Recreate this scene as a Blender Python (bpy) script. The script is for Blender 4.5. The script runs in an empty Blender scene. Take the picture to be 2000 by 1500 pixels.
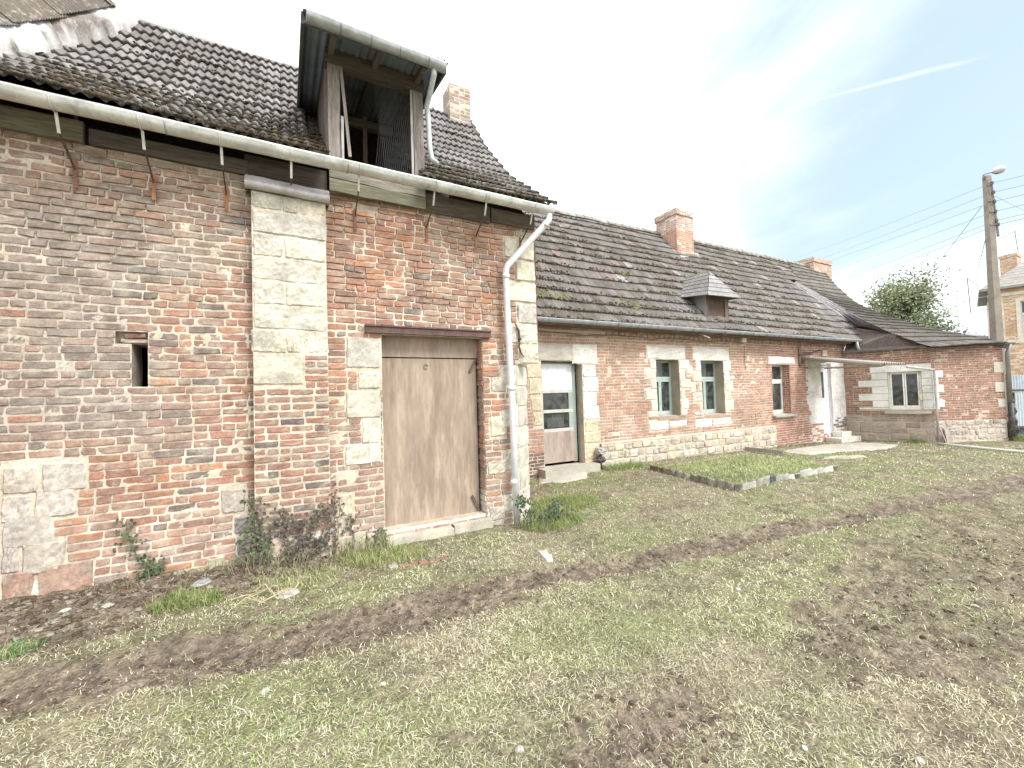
import bpy, math, random
import numpy as np
from mathutils import Vector
R_ = math.radians
rnd = random.Random(7)
NR = np.random.default_rng(11)
S = bpy.context.scene
COL = S.collection

# ------------------------------------------------------------------ camera
YAW, PITCH, ROLL, FPX, CAMH = R_(61.85), R_(1.76), R_(-1.76), 820.0, 1.6
fw = np.array([math.cos(YAW)*math.cos(PITCH), math.sin(YAW)*math.cos(PITCH), math.sin(PITCH)])
rt = np.array([math.sin(YAW), -math.cos(YAW), 0.0])
up = np.cross(rt, fw)
c_, s_ = math.cos(ROLL), math.sin(ROLL)
rt2, up2 = c_*rt+s_*up, -s_*rt+c_*up
CAMP = np.array([0, 0, CAMH])
cam = bpy.data.cameras.new('camera')
cam.sensor_fit = 'HORIZONTAL'; cam.sensor_width = 36.0; cam.lens = 36.0*FPX/2000.0
cam.clip_start = 0.05; cam.clip_end = 3000
camo = bpy.data.objects.new('camera', cam); COL.objects.link(camo)
from mathutils import Matrix
mm = Matrix(((rt2[0], up2[0], -fw[0], 0), (rt2[1], up2[1], -fw[1], 0), (rt2[2], up2[2], -fw[2], CAMH), (0, 0, 0, 1)))
camo.matrix_world = mm
S.camera = camo

# survey helper: where the sight line to a feature measured in the photograph meets a real plane
def ray(px, py): return fw + rt2*(px-1000)/FPX + up2*(750-py)/FPX
def onY(px, py, Y): r = ray(px, py); return CAMP + r*(Y/r[1])
def onX(px, py, X): r = ray(px, py); return CAMP + r*(X/r[0])
def onZ(px, py, z): r = ray(px, py); return CAMP + r*((z-CAMH)/r[2])
def onD(px, py, d): return CAMP + ray(px, py)*d

# ------------------------------------------------------------------ world, sun, exposure
W = bpy.data.worlds.new('World'); S.world = W; W.use_nodes = True
SUN_EL, SUN_AZ = R_(48), R_(-62)          # azimuth measured from +X, counter-clockwise: right of and behind the camera
nt = W.node_tree; nt.nodes.clear()
def N(t, **k):
    n = nt.nodes.new(t)
    for a, b in k.items(): setattr(n, a, b)
    return n
def Lk(a, b): nt.links.new(a, b)
out = N('ShaderNodeOutputWorld'); bg = N('ShaderNodeBackground'); bg.inputs[1].default_value = 0.13
sky = N('ShaderNodeTexSky', sky_type='NISHITA', sun_disc=False, sun_elevation=SUN_EL, sun_rotation=R_(90)-SUN_AZ, air_density=1.0, dust_density=1.5, ozone_density=1.2)
tc = N('ShaderNodeTexCoord')
mp = N('ShaderNodeMapping'); mp.inputs['Scale'].default_value = (1, 1, 2.4)
Lk(tc.outputs['Generated'], mp.inputs[0])
n1 = N('ShaderNodeTexNoise'); n1.inputs['Scale'].default_value = 1.5; n1.inputs['Detail'].default_value = 8; n1.inputs['Roughness'].default_value = .55; n1.inputs['Distortion'].default_value = .5
Lk(mp.outputs[0], n1.inputs[0])
# the thin cloud is densest above and left of the barn, thinning towards the street side
clear = ray(1900, 60); clear = clear/np.linalg.norm(clear)
dt = N('ShaderNodeVectorMath', operation='DOT_PRODUCT'); dt.inputs[1].default_value = tuple(clear)
nm = N('ShaderNodeVectorMath', operation='NORMALIZE'); Lk(tc.outputs['Generated'], nm.inputs[0]); Lk(nm.outputs[0], dt.inputs[0])
mr = N('ShaderNodeMapRange'); mr.inputs[1].default_value = .69; mr.inputs[2].default_value = 1.0; mr.inputs[3].default_value = .6; mr.inputs[4].default_value = -.05
Lk(dt.outputs['Value'], mr.inputs[0])
ad = N('ShaderNodeMath', operation='ADD'); Lk(n1.outputs['Fac'], ad.inputs[0]); Lk(mr.outputs[0], ad.inputs[1])
cr = N('ShaderNodeMapRange', interpolation_type='SMOOTHSTEP'); cr.inputs[1].default_value = .34; cr.inputs[2].default_value = .86
Lk(ad.outputs[0], cr.inputs[0])
# contrail: a narrow great-circle band
ca, cb = ray(1330, 262), ray(1880, 122)
cn = np.cross(ca, cb); cn = cn/np.linalg.norm(cn)
d2 = N('ShaderNodeVectorMath', operation='DOT_PRODUCT'); d2.inputs[1].default_value = tuple(cn); Lk(nm.outputs[0], d2.inputs[0])
n2 = N('ShaderNodeTexNoise'); n2.inputs['Scale'].default_value = 14; n2.inputs['Detail'].default_value = 5; Lk(tc.outputs['Generated'], n2.inputs[0])
m2 = N('ShaderNodeMath', operation='MULTIPLY_ADD'); m2.inputs[1].default_value = .009; Lk(n2.outputs['Fac'], m2.inputs[0]); Lk(d2.outputs['Value'], m2.inputs[2])
m3 = N('ShaderNodeMath', operation='SUBTRACT'); m3.inputs[1].default_value = .0045; Lk(m2.outputs[0], m3.inputs[0])
ab = N('ShaderNodeMath', operation='ABSOLUTE'); Lk(m3.outputs[0], ab.inputs[0])
m4 = N('ShaderNodeMapRange', interpolation_type='SMOOTHSTEP'); m4.inputs[1].default_value = .0052; m4.inputs[2].default_value = -.001; m4.inputs[3].default_value = 0; m4.inputs[4].default_value = .25
Lk(ab.outputs[0], m4.inputs[0])
# only one stretch of it is left
ex = N('ShaderNodeVectorMath', operation='DOT_PRODUCT'); cmid = ray(1655, 186); ex.inputs[1].default_value = tuple(cmid/np.linalg.norm(cmid)); Lk(nm.outputs[0], ex.inputs[0])
m5 = N('ShaderNodeMapRange', interpolation_type='SMOOTHSTEP'); m5.inputs[1].default_value = .986; m5.inputs[2].default_value = .998; Lk(ex.outputs['Value'], m5.inputs[0])
m6 = N('ShaderNodeMath', operation='MULTIPLY'); Lk(m4.outputs[0], m6.inputs[0]); Lk(m5.outputs[0], m6.inputs[1])
mx = N('ShaderNodeMath', operation='MAXIMUM'); Lk(cr.outputs[0], mx.inputs[0]); Lk(m6.outputs[0], mx.inputs[1])
mix = N('ShaderNodeMix', data_type='RGBA'); Lk(mx.outputs[0], mix.inputs[0])
pale = N('ShaderNodeMix', data_type='RGBA'); pale.inputs[0].default_value = .7; Lk(sky.outputs[0], pale.inputs[6]); pale.inputs[7].default_value = (2.15, 2.6, 3.05, 1)
Lk(pale.outputs[2], mix.inputs[6]); mix.inputs[7].default_value = (5.6, 5.65, 5.7, 1)
Lk(mix.outputs[2], bg.inputs[0]); Lk(bg.outputs[0], out.inputs[0])

sl = bpy.data.lights.new('sun', 'SUN'); sl.energy = 1.5; sl.angle = R_(24); sl.color = (1.0, .96, .9)
so = bpy.data.objects.new('sun', sl); COL.objects.link(so); so.location = (0, 0, 30)
sd = Vector((math.cos(SUN_EL)*math.cos(SUN_AZ), math.cos(SUN_EL)*math.sin(SUN_AZ), math.sin(SUN_EL)))
so.rotation_euler = sd.to_track_quat('Z', 'Y').to_euler()
S.view_settings.view_transform = 'Standard'; S.view_settings.look = 'None'; S.view_settings.gamma = 1
S.view_settings.exposure = 1.4

# ------------------------------------------------------------------ noise
def _h(ix, iy, s):
    n = (ix*374761393 + iy*668265263 + s*1442695041) & 0xffffffff
    n = ((n ^ (n >> 13))*1274126177) & 0xffffffff
    return ((n ^ (n >> 16)) & 0xffff)/65535.0
def vn(x, y, s=0):
    x = np.asarray(x, float); y = np.asarray(y, float)
    ix = np.floor(x).astype(np.int64); iy = np.floor(y).astype(np.int64)
    fx = x-ix; fy = y-iy; fx = fx*fx*(3-2*fx); fy = fy*fy*(3-2*fy)
    a = _h(ix, iy, s); b = _h(ix+1, iy, s); c = _h(ix, iy+1, s); d = _h(ix+1, iy+1, s)
    return (a*(1-fx)+b*fx)*(1-fy)+(c*(1-fx)+d*fx)*fy
def fbm(x, y, s=0, o=4):
    t = 0; a = .5; n = 0
    for i in range(o):
        t = t+a*vn(np.asarray(x)*2**i, np.asarray(y)*2**i, s+i*17); n += a; a *= .5
    return t/n
def sm(x, a, b):
    t = np.clip((np.asarray(x, float)-a)/(b-a), 0, 1); return t*t*(3-2*t)
def lerp(a, b, t): return np.asarray(a)*(1-t)+np.asarray(b)*t

# ------------------------------------------------------------------ mesh collector
class MB:
    def __init__(s): s.v = []; s.f = []; s.c = []; s.n = 0
    def add(s, v, f, c):
        v = np.asarray(v, float).reshape(-1, 3); c = np.asarray(c, float)
        if c.ndim == 1: c = np.tile(c[:3], (len(v), 1))
        o = s.n; s.v.append(v); s.c.append(c)
        s.f += [tuple(i+o for i in q) for q in f]; s.n += len(v)
    def box(s, a, b, c):
        (x0, y0, z0), (x1, y1, z1) = a, b
        s.add([(x0,y0,z0),(x1,y0,z0),(x1,y1,z0),(x0,y1,z0),(x0,y0,z1),(x1,y0,z1),(x1,y1,z1),(x0,y1,z1)],
              [(0,3,2,1),(4,5,6,7),(0,1,5,4),(1,2,6,5),(2,3,7,6),(3,0,4,7)], c)
    def beam(s, p, q, w, h, c, upv=(0, 0, 1), jit=0.0, seg=1):
        p = np.array(p, float); q = np.array(q, float); d = (q-p)/np.linalg.norm(q-p)
        u = np.array(upv, float)
        if abs(d@u) > .95: u = np.array([0, 1.0, 0])
        sd_ = np.cross(d, u); sd_ /= np.linalg.norm(sd_); u = np.cross(sd_, d)
        vs = []; fs = []
        for i in range(seg+1):
            m = p+(q-p)*i/seg+(sd_*rnd.uniform(-jit, jit)+u*rnd.uniform(-jit, jit))
            for a, b in ((-1,-1),(1,-1),(1,1),(-1,1)): vs.append(m+sd_*a*w/2+u*b*h/2)
        for i in range(seg):
            for k in range(4): fs.append((i*4+k, i*4+(k+1)%4, i*4+4+(k+1)%4, i*4+4+k))
        fs += [(3,2,1,0), (seg*4, seg*4+1, seg*4+2, seg*4+3)]
        s.add(vs, fs, c)
    def tube(s, pts, r, c, n=10, cap=True):
        pts = [np.array(p, float) for p in pts]; rr = r if hasattr(r, '__len__') else [r]*len(pts)
        vs = []; fs = []; prev = None
        for i, p in enumerate(pts):
            d = pts[min(i+1, len(pts)-1)]-pts[max(i-1, 0)]; d /= (np.linalg.norm(d)+1e-9)
            if prev is None:
                a = np.array([0, 0, 1.0]) if abs(d[2]) < .9 else np.array([1.0, 0, 0])
                x = np.cross(d, a)
            else: x = prev-d*(prev@d)
            x /= np.linalg.norm(x); prev = x; y = np.cross(d, x)
            for k in range(n):
                t = 2*math.pi*k/n; vs.append(p+(x*math.cos(t)+y*math.sin(t))*rr[i])
        for i in range(len(pts)-1):
            for k in range(n): fs.append((i*n+k, i*n+(k+1)%n, (i+1)*n+(k+1)%n, (i+1)*n+k))
        if cap: fs += [tuple(range(n-1, -1, -1)), tuple(range((len(pts)-1)*n, len(pts)*n))]
        s.add(vs, fs, c)
    def quad(s, a, b, c2, d, c): s.add([a, b, c2, d], [(0, 1, 2, 3)], c)
    def slab(s, pts, th, c, nrm=None):
        pts = np.array(pts, float); n = len(pts)
        if nrm is None: nrm = np.cross(pts[1]-pts[0], pts[2]-pts[0]); nrm /= np.linalg.norm(nrm)
        nrm = np.array(nrm, float)
        v = np.vstack([pts, pts-nrm*th])
        f = [tuple(range(n)), tuple(range(2*n-1, n-1, -1))]+[(i, n+i, n+(i+1) % n, (i+1) % n) for i in range(n)]
        s.add(v, f, c)
    def build(s, name, mat, parent=None, smooth=False, autosmooth=None):
        me = bpy.data.meshes.new(name); V = np.vstack(s.v)
        o = bpy.data.objects.new(name, me)
        org = np.array([0, 0, 0.0])
        if parent is not None:
            org = np.array(parent.get('_w', (0, 0, 0)), float); o.parent = parent; o['_w'] = tuple(org)
        else:
            org = np.array([V[:, 0].mean(), V[:, 1].mean(), V[:, 2].min()]); o.location = org; o['_w'] = tuple(org)
        V = V-org
        me.from_pydata(V.tolist(), [], s.f)
        ca_ = me.color_attributes.new('Col', 'FLOAT_COLOR', 'POINT')
        cc = np.ones((len(V), 4)); cc[:, :3] = np.clip(np.vstack(s.c), 0, 1)
        ca_.data.foreach_set('color', cc.ravel())
        me.materials.append(mat)
        if smooth: me.polygons.foreach_set('use_smooth', [True]*len(me.polygons))
        me.update(); COL.objects.link(o)
        return o
def thing(name, label, cat, loc, group=None):
    o = bpy.data.objects.new(name, None); COL.objects.link(o); o.location = loc; o['_w'] = tuple(float(x) for x in loc)
    o.empty_display_size = .2
    return tag(o, label, cat, group)
def tag(o, label, cat, group=None):
    o['label'] = label; o['category'] = cat
    if group: o['group'] = group
    return o

# ------------------------------------------------------------------ materials (colour comes from the mesh, grain from nodes)
def mat(name, rough=.9, spec=.25, grain=18, gamt=.35, bump=.3, bscale=40, blot=2.0, blotamt=.25, tint=None, tintamt=0, tscale=5, metal=0, stretch=(1,1,1), bdist=.01):
    m = bpy.data.materials.new(name); m.use_nodes = True; t = m.node_tree; t.nodes.clear()
    n = lambda k, **q: (lambda x: ([setattr(x, a, b) for a, b in q.items()], x)[1])(t.nodes.new(k))
    o = n('ShaderNodeOutputMaterial'); b = n('ShaderNodeBsdfPrincipled'); t.links.new(b.outputs[0], o.inputs[0])
    b.inputs['Roughness'].default_value = rough; b.inputs['Specular IOR Level'].default_value = spec; b.inputs['Metallic'].default_value = metal
    at = n('ShaderNodeAttribute', attribute_name='Col'); tc = n('ShaderNodeTexCoord')
    mpn = n('ShaderNodeMapping'); mpn.inputs['Scale'].default_value = stretch; t.links.new(tc.outputs['Object'], mpn.inputs[0])
    na = n('ShaderNodeTexNoise'); na.inputs['Scale'].default_value = grain; na.inputs['Detail'].default_value = 6; na.inputs['Roughness'].default_value = .65; t.links.new(mpn.outputs[0], na.inputs[0])
    nb = n('ShaderNodeTexNoise'); nb.inputs['Scale'].default_value = blot; nb.inputs['Detail'].default_value = 5; nb.inputs['Roughness'].default_value = .6; t.links.new(mpn.outputs[0], nb.inputs[0])
    r1 = n('ShaderNodeMapRange'); r1.inputs[1].default_value = .25; r1.inputs[2].default_value = .75; r1.inputs[3].default_value = 1-gamt; r1.inputs[4].default_value = 1+gamt; t.links.new(na.outputs['Fac'], r1.inputs[0])
    r2 = n('ShaderNodeMapRange'); r2.inputs[1].default_value = .3; r2.inputs[2].default_value = .7; r2.inputs[3].default_value = 1-blotamt; r2.inputs[4].default_value = 1+blotamt; t.links.new(nb.outputs['Fac'], r2.inputs[0])
    mu = n('ShaderNodeMath', operation='MULTIPLY'); t.links.new(r1.outputs[0], mu.inputs[0]); t.links.new(r2.outputs[0], mu.inputs[1])
    vm = n('ShaderNodeVectorMath', operation='SCALE'); t.links.new(at.outputs['Color'], vm.inputs[0]); t.links.new(mu.outputs[0], vm.inputs['Scale'])
    col = vm.outputs[0]
    if tint:
        nc = n('ShaderNodeTexNoise'); nc.inputs['Scale'].default_value = tscale; nc.inputs['Detail'].default_value = 9; nc.inputs['Roughness'].default_value = .72; t.links.new(mpn.outputs[0], nc.inputs[0])
        r3 = n('ShaderNodeMapRange'); r3.inputs[1].default_value = .52; r3.inputs[2].default_value = .66; r3.inputs[3].default_value = 0; r3.inputs[4].default_value = tintamt; t.links.new(nc.outputs['Fac'], r3.inputs[0])
        mi = n('ShaderNodeMix', data_type='RGBA'); t.links.new(r3.outputs[0], mi.inputs[0]); t.links.new(col, mi.inputs[6]); mi.inputs[7].default_value = (*tint, 1); col = mi.outputs[2]
    t.links.new(col, b.inputs['Base Color'])
    nd = n('ShaderNodeTexNoise'); nd.inputs['Scale'].default_value = bscale; nd.inputs['Detail'].default_value = 5; t.links.new(mpn.outputs[0], nd.inputs[0])
    bu = n('ShaderNodeBump'); bu.inputs['Strength'].default_value = bump; bu.inputs['Distance'].default_value = bdist; t.links.new(nd.outputs['Fac'], bu.inputs['Height']); t.links.new(bu.outputs[0], b.inputs['Normal'])
    return m
M_brick = mat('brick', .92, .2, 45, .3, .55, 60, 5, .18, (.47, .42, .36), .34, 13, bdist=.006)
M_farm = mat('farm_brick', .92, .2, 30, .25, .5, 45, 1.6, .2, (.54, .45, .37), .38, 9, bdist=.006)
M_stone = mat('limestone', .93, .2, 30, .22, .9, 26, 5, .16, (.36, .335, .29), .75, 5.5, bdist=.014)
M_white = mat('limewash', .9, .2, 25, .12, .4, 30, 3, .12, (.42, .38, .32), .5, 9, bdist=.006)
M_tile = mat('concrete_tile', .75, .35, 60, .3, .4, 70, 2.5, .2, (.40, .40, .37), .5, 26, bdist=.004)
M_moss = mat('moss', 1, .05, 60, .5, .8, 90, 6, .4)
M_wood = mat('weathered_wood', .85, .2, 9, .4, .5, 22, 2, .25, (.10, .09, .07), .35, 4, stretch=(3, 3, 3), bdist=.004)
M_woodv = mat('weathered_wood_upright', .88, .15, 9, .45, .5, 16, 2, .3, (.10, .09, .08), .45, 5, stretch=(7, 7, .7), bdist=.004)
M_woodh = mat('weathered_wood_level', .88, .15, 9, .45, .5, 16, 2, .3, (.10, .09, .07), .45, 5, stretch=(.7, 7, 9), bdist=.004)
M_ply = mat('plywood', .82, .2, 9, .22, .3, 14, 1.6, .24, (.50, .42, .34), .55, 3.2, stretch=(3.2, 3.2, .5), bdist=.003)
M_zinc = mat('zinc', .5, .45, 22, .16, .12, 20, 4, .22, (.27, .27, .23), .55, 7, metal=.3)
M_pvc = mat('pvc', .5, .4, 18, .06, .05, 20, 3, .1, (.50, .50, .47), .35, 8)
M_rust = mat('rusty_iron', .85, .3, 60, .4, .5, 80, 12, .3, (.28, .10, .04), .6, 30)
M_paint = mat('paint', .55, .4, 30, .1, .15, 40, 4, .12, (.35, .32, .28), .4, 14)
M_conc = mat('concrete', .92, .2, 30, .2, .5, 40, 3, .2, (.30, .27, .22), .5, 7, bdist=.008)
M_slate = mat('slate', .7, .35, 40, .3, .3, 50, 3, .2, (.52, .52, .50), .75, 15, bdist=.005)
M_soil = mat('soil', .97, .1, 55, .55, 1.0, 45, 5, .3, bdist=.03)
M_grass = mat('grass_blade', .9, .12, 20, .15, .0, 20, 1.2, .2)
M_leaf = mat('leaf', .7, .25, 20, .15, .0, 20, 3, .25)
M_bark = mat('bark', .95, .1, 20, .4, .6, 25, 4, .2)
M_cable = mat('cable', .6, .3, 10, .05, .0, 20, 4, .05)
def glass(name, tint=(.75, .8, .78), refl=.35):
    m = bpy.data.materials.new(name); m.use_nodes = True; t = m.node_tree; t.nodes.clear()
    o = t.nodes.new('ShaderNodeOutputMaterial'); tr = t.nodes.new('ShaderNodeBsdfTransparent'); gl = t.nodes.new('ShaderNodeBsdfGlossy'); mi = t.nodes.new('ShaderNodeMixShader'); fr = t.nodes.new('ShaderNodeFresnel')
    df = t.nodes.new('ShaderNodeBsdfDiffuse'); df.inputs[0].default_value = (.16, .17, .17, 1); m2_ = t.nodes.new('ShaderNodeMixShader')
    nn = t.nodes.new('ShaderNodeTexNoise'); nn.inputs['Scale'].default_value = 7; nn.inputs['Detail'].default_value = 6
    tcn = t.nodes.new('ShaderNodeTexCoord'); t.links.new(tcn.outputs['Object'], nn.inputs[0])
    rr = t.nodes.new('ShaderNodeMapRange'); rr.inputs[1].default_value = .35; rr.inputs[2].default_value = .75; rr.inputs[3].default_value = .15; rr.inputs[4].default_value = .75; t.links.new(nn.outputs['Fac'], rr.inputs[0])
    tr.inputs[0].default_value = (*tint, 1); gl.inputs['Roughness'].default_value = .06; gl.inputs[0].default_value = (.9, .95, 1, 1); fr.inputs[0].default_value = 1.5
    t.links.new(rr.outputs[0], m2_.inputs[0]); t.links.new(tr.outputs[0], m2_.inputs[1]); t.links.new(df.outputs[0], m2_.inputs[2])
    t.links.new(fr.outputs[0], mi.inputs[0]); t.links.new(m2_.outputs[0], mi.inputs[1]); t.links.new(gl.outputs[0], mi.inputs[2]); t.links.new(mi.outputs[0], o.inputs[0])
    return m
M_glass = glass('window_glass')

# ------------------------------------------------------------------ masonry
class Fr:
    def __init__(s, O, U):
        s.O = np.array(O, float); U = np.array([U[0], U[1], 0.0]); s.U = U/np.linalg.norm(U); s.N = np.array([s.U[1], -s.U[0], 0]); s.Z = np.array([0, 0, 1.0])
    warp = 0        # old walls bulge
    def P(s, u, v, d=0): return s.Pa(np.array([u]), np.array([v]), np.array([d]))[0]
    def Pa(s, u, v, d):
        if s.warp: d = d+s.warp*(fbm(np.asarray(u)*.8+5, np.asarray(v)*.8, 231, 3)-.5)
        return s.O+np.outer(u, s.U)+np.outer(v, s.Z)+np.outer(d, s.N)
    def uv(s, px, py, d=0):
        r = ray(px, py); O = s.O+s.N*d; t = ((O-CAMP)@s.N)/(r@s.N); p = CAMP+r*t-s.O; return float(p@s.U), float(p[2])
    def rect(s, x0, y0, x1, y1, d=0):
        a = s.uv(x0, y0, d); b = s.uv(x1, y1, d); return (a[0], b[0], b[1], a[1])
GS = {}
MOT = [0, (.5, .45, .38)]
def gridn(nu, nv):
    if (nu, nv) not in GS: GS[(nu, nv)] = [(j*nu+i, j*nu+i+1, (j+1)*nu+i+1, (j+1)*nu+i) for j in range(nv-1) for i in range(nu-1)]
    return GS[(nu, nv)]
def block(mb, fr, u0, u1, v0, v1, col, d=0., b=.02, e=.010, j=.004, nu=6, nv=4, rough=.002, cv=.06):
    e = e*.62; b = min(b, .018)
    w, h = u1-u0, v1-v0
    eu, ev = min(e/w, .3), min(e/h, .3)
    su = np.r_[0, np.linspace(eu, 1-eu, nu-2), 1]; sv = np.r_[0, np.linspace(ev, 1-ev, nv-2), 1]
    Uq, Vq = np.meshgrid(su, sv); Uq = Uq.ravel(); Vq = Vq.ravel()
    edge = (Uq == 0) | (Uq == 1) | (Vq == 0) | (Vq == 1)
    jj = [rnd.uniform(-j, j) for _ in range(8)]
    uu = u0+w*Uq+(1-Vq)*((1-Uq)*jj[0]+Uq*jj[1])+Vq*((1-Uq)*jj[2]+Uq*jj[3])
    vv = v0+h*Vq+(1-Uq)*((1-Vq)*jj[4]+Vq*jj[5])+Uq*((1-Vq)*jj[6]+Vq*jj[7])
    k = len(uu)
    uu = uu+NR.uniform(-1, 1, k)*j*.5; vv = vv+NR.uniform(-1, 1, k)*j*.5
    dd = np.where(edge, d-b, d+NR.uniform(-1, 1, k)*rough)
    cnr = ((Uq == eu) | (Uq == 1-eu)) & ((Vq == ev) | (Vq == 1-ev)); dd = dd-cnr*.003
    cc = np.asarray(col)[None, :]*(1+NR.uniform(-cv, cv, (k, 1)))
    if MOT[0] > 0:
        m_ = (sm(fbm(uu*13+3, vv*19, 211, 3), .52, .68)*MOT[0])[:, None]; cc = cc*(1-m_)+np.asarray(MOT[1])*m_
        m_ = (sm(fbm(uu*5+7, vv*7, 213, 3), .56, .72)*MOT[0]*.6)[:, None]; cc = cc*(1-m_)+np.array((.20, .18, .165))*m_
    mb.add(fr.Pa(uu, vv, dd), gridn(nu, nv), cc)
def free(a, b, holes):
    iv = [(a, b)]
    for h0, h1 in holes:
        nv_ = []
        for x, y in iv:
            if h1 <= x or h0 >= y: nv_.append((x, y)); continue
            if h0 > x: nv_.append((x, h0))
            if h1 < y: nv_.append((h1, y))
        iv = nv_
    return iv
def brickwork(mb, fr, u0, u1, v0, v1, holes, colf, ch=.08, L=.245, jt=.012, dfn=None, nu=5, nv=4, skip=.004, j=.004, wob=.012, e=.009, seed=1, b=.018, cv=.06):
    r = random.Random(seed); v = v0; k = 0
    while v < v1-.02:
        h = min(ch, v1-v); hs = [(a, b2) for a, b2, c, d in holes if min(d, v+h)-max(c, v) > h*.35]
        for a, b_ in free(u0, u1, hs):
            u = a; kk = k
            off = r.choice([0, .12]) if k % 2 else 0
            if u == u0 and off: first = True
            else: first = False
            while u < b_-.02:
                l = (L*.5 if (r.random() < .38) else L)*r.uniform(.93, 1.05)
                if first: l = L*.5; first = False
                if b_-(u+l) < .07: l = b_-u
                if r.random() > skip:
                    um = u+l/2; vm = v+h/2
                    w_ = wob*(float(vn(um*.9, v*3+seed, 5))-.5)*2
                    d = (dfn(um, vm) if dfn else 0)+r.uniform(-.004, .004)
                    block(mb, fr, u+jt/2, u+l-jt/2, v+jt/2+w_, v+h-jt/2+w_, colf(um, vm, r), d, b, e, j, nu, nv, cv=cv)
                u += l
        v += ch; k += 1
def sheet(mb, fr, u0, u1, v0, v1, holes, colf, step=.08, d=-.01, nz=.004, seed=3, deep=None):
    us = set(np.round(np.arange(u0, u1, step), 4)) | {u1}; vs_ = set(np.round(np.arange(v0, v1, step), 4)) | {v1}
    for a, b, c, dd in holes:
        for x in (a, b):
            if u0 < x < u1: us.add(x)
        for x in (c, dd):
            if v0 < x < v1: vs_.add(x)
    us = np.array(sorted(us)); vs_ = np.array(sorted(vs_)); nu, nv = len(us), len(vs_)
    Uq, Vq = np.meshgrid(us, vs_); Uf, Vf = Uq.ravel(), Vq.ravel()
    D = d+nz*2*(fbm(Uf*9, Vf*9, seed, 3)-.5)*2
    if deep is not None: D = D-deep(Uf, Vf)
    cols = colf(Uf, Vf)
    um = (us[:-1]+us[1:])/2; vm = (vs_[:-1]+vs_[1:])/2
    ok = np.ones((nv-1, nu-1), bool)
    for a, b, c, dd in holes: ok &= ~(((um > a) & (um < b))[None, :] & ((vm > c) & (vm < dd))[:, None])
    F = [(j*nu+i, j*nu+i+1, (j+1)*nu+i+1, (j+1)*nu+i) for j in range(nv-1) for i in range(nu-1) if ok[j, i]]
    mb.add(fr.Pa(Uf, Vf, D), F, cols)
def reveal(mb, fr, h, depth, col, d0=-.004, sides='lrtb'):
    u0, u1, v0, v1 = h; a = d0; b = -depth
    c = np.array(col)
    def strip(p0, p1):
        n = max(2, int(np.linalg.norm(np.array(p1)-np.array(p0))/.09)); vs = []; cs = []
        for i in range(n+1):
            q = (np.array(p0)*(1-i/n)+np.array(p1)*i/n)
            for dd in (a, (a+b)/2, b):
                vs.append(fr.P(q[0], q[1], dd)+NR.uniform(-.004, .004, 3)*(0 if dd == a else 1)); cs.append(c*(.75+.5*fbm(q[0]*6+dd*5, q[1]*6, 9, 3)))
        mb.add(vs, [(3*i+k, 3*i+3+k, 3*i+4+k, 3*i+1+k) for i in range(n) for k in (0, 1)], np.array(cs))
    if 'l' in sides: strip((u0, v0), (u0, v1))
    if 'r' in sides: strip((u1, v1), (u1, v0))
    if 't' in sides: strip((u0, v1), (u1, v1))
    if 'b' in sides: strip((u1, v0), (u0, v0))
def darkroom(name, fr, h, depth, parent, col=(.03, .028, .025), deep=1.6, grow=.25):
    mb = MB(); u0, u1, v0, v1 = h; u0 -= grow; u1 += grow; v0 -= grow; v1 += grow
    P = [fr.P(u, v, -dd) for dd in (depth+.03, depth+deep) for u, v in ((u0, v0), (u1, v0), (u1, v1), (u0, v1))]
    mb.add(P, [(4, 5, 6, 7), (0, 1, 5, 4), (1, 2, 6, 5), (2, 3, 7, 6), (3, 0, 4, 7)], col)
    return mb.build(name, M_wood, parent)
# =PART2=
# ------------------------------------------------------------------ ground
T1 = [(-9, 3.4, .5), (-3, 3.72, .42), (-1.5, 3.62, .34), (-.67, 3.60, .30), (.46, 3.45, .30), (1.85, 3.50, .26), (3.05, 3.42, .20), (5.4, 2.98, .20), (10.9, 2.3, .28), (20, 1.6, .4)]
T2 = [(-1.5, 1.75, .2), (.4, 1.9, .22), (.9, 1.82, .26), (1.95, 1.68, .17), (3.2, 1.62, .28), (4.34, 1.72, .62), (5.9, 1.7, .75), (8.2, 1.6, .8), (14, 1.0, .9), (22, .2, 1)]
def track(x, y, T):
    xs = [a for a, b, c in T]; cy = np.interp(x, xs, [b for a, b, c in T]); w = np.interp(x, xs, [c for a, b, c in T])
    return (y-cy)/w
def mud(x, y):
    x = np.asarray(x, float); y = np.asarray(y, float)
    rag = (fbm(x*1.6, y*3.2, 31, 4)-.5)*1.8+(fbm(x*8, y*13, 33, 3)-.5)*1.5
    a = np.abs(track(x, y, T1))+rag; b = np.abs(track(x, y, T2))+rag*1.25
    gate = np.interp(x, [.5, .8, 2.0, 2.25, 3.0, 3.4, 9], [0, 1, 1, .4, .4, .8, .7])
    m = np.maximum((1-sm(a, .55, 1.7)), (1-sm(b, .6, 1.25))*gate*sm(fbm(x*1.1+3, y*2, 35, 4), .18, .36))
    lim = np.interp(x, [-9, -1.8, -.9, -.2, .35, .6], [4.2, 4.3, 4.45, 4.75, 5.0, 5.6])
    s = sm(y+rag*.18, lim-.12, lim+.12)*(x < .6)
    p = sm(fbm(x*1.3+9, y*2.2, 41, 5), .50, .66)*.5
    return np.maximum(np.maximum(m, s), p)
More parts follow.
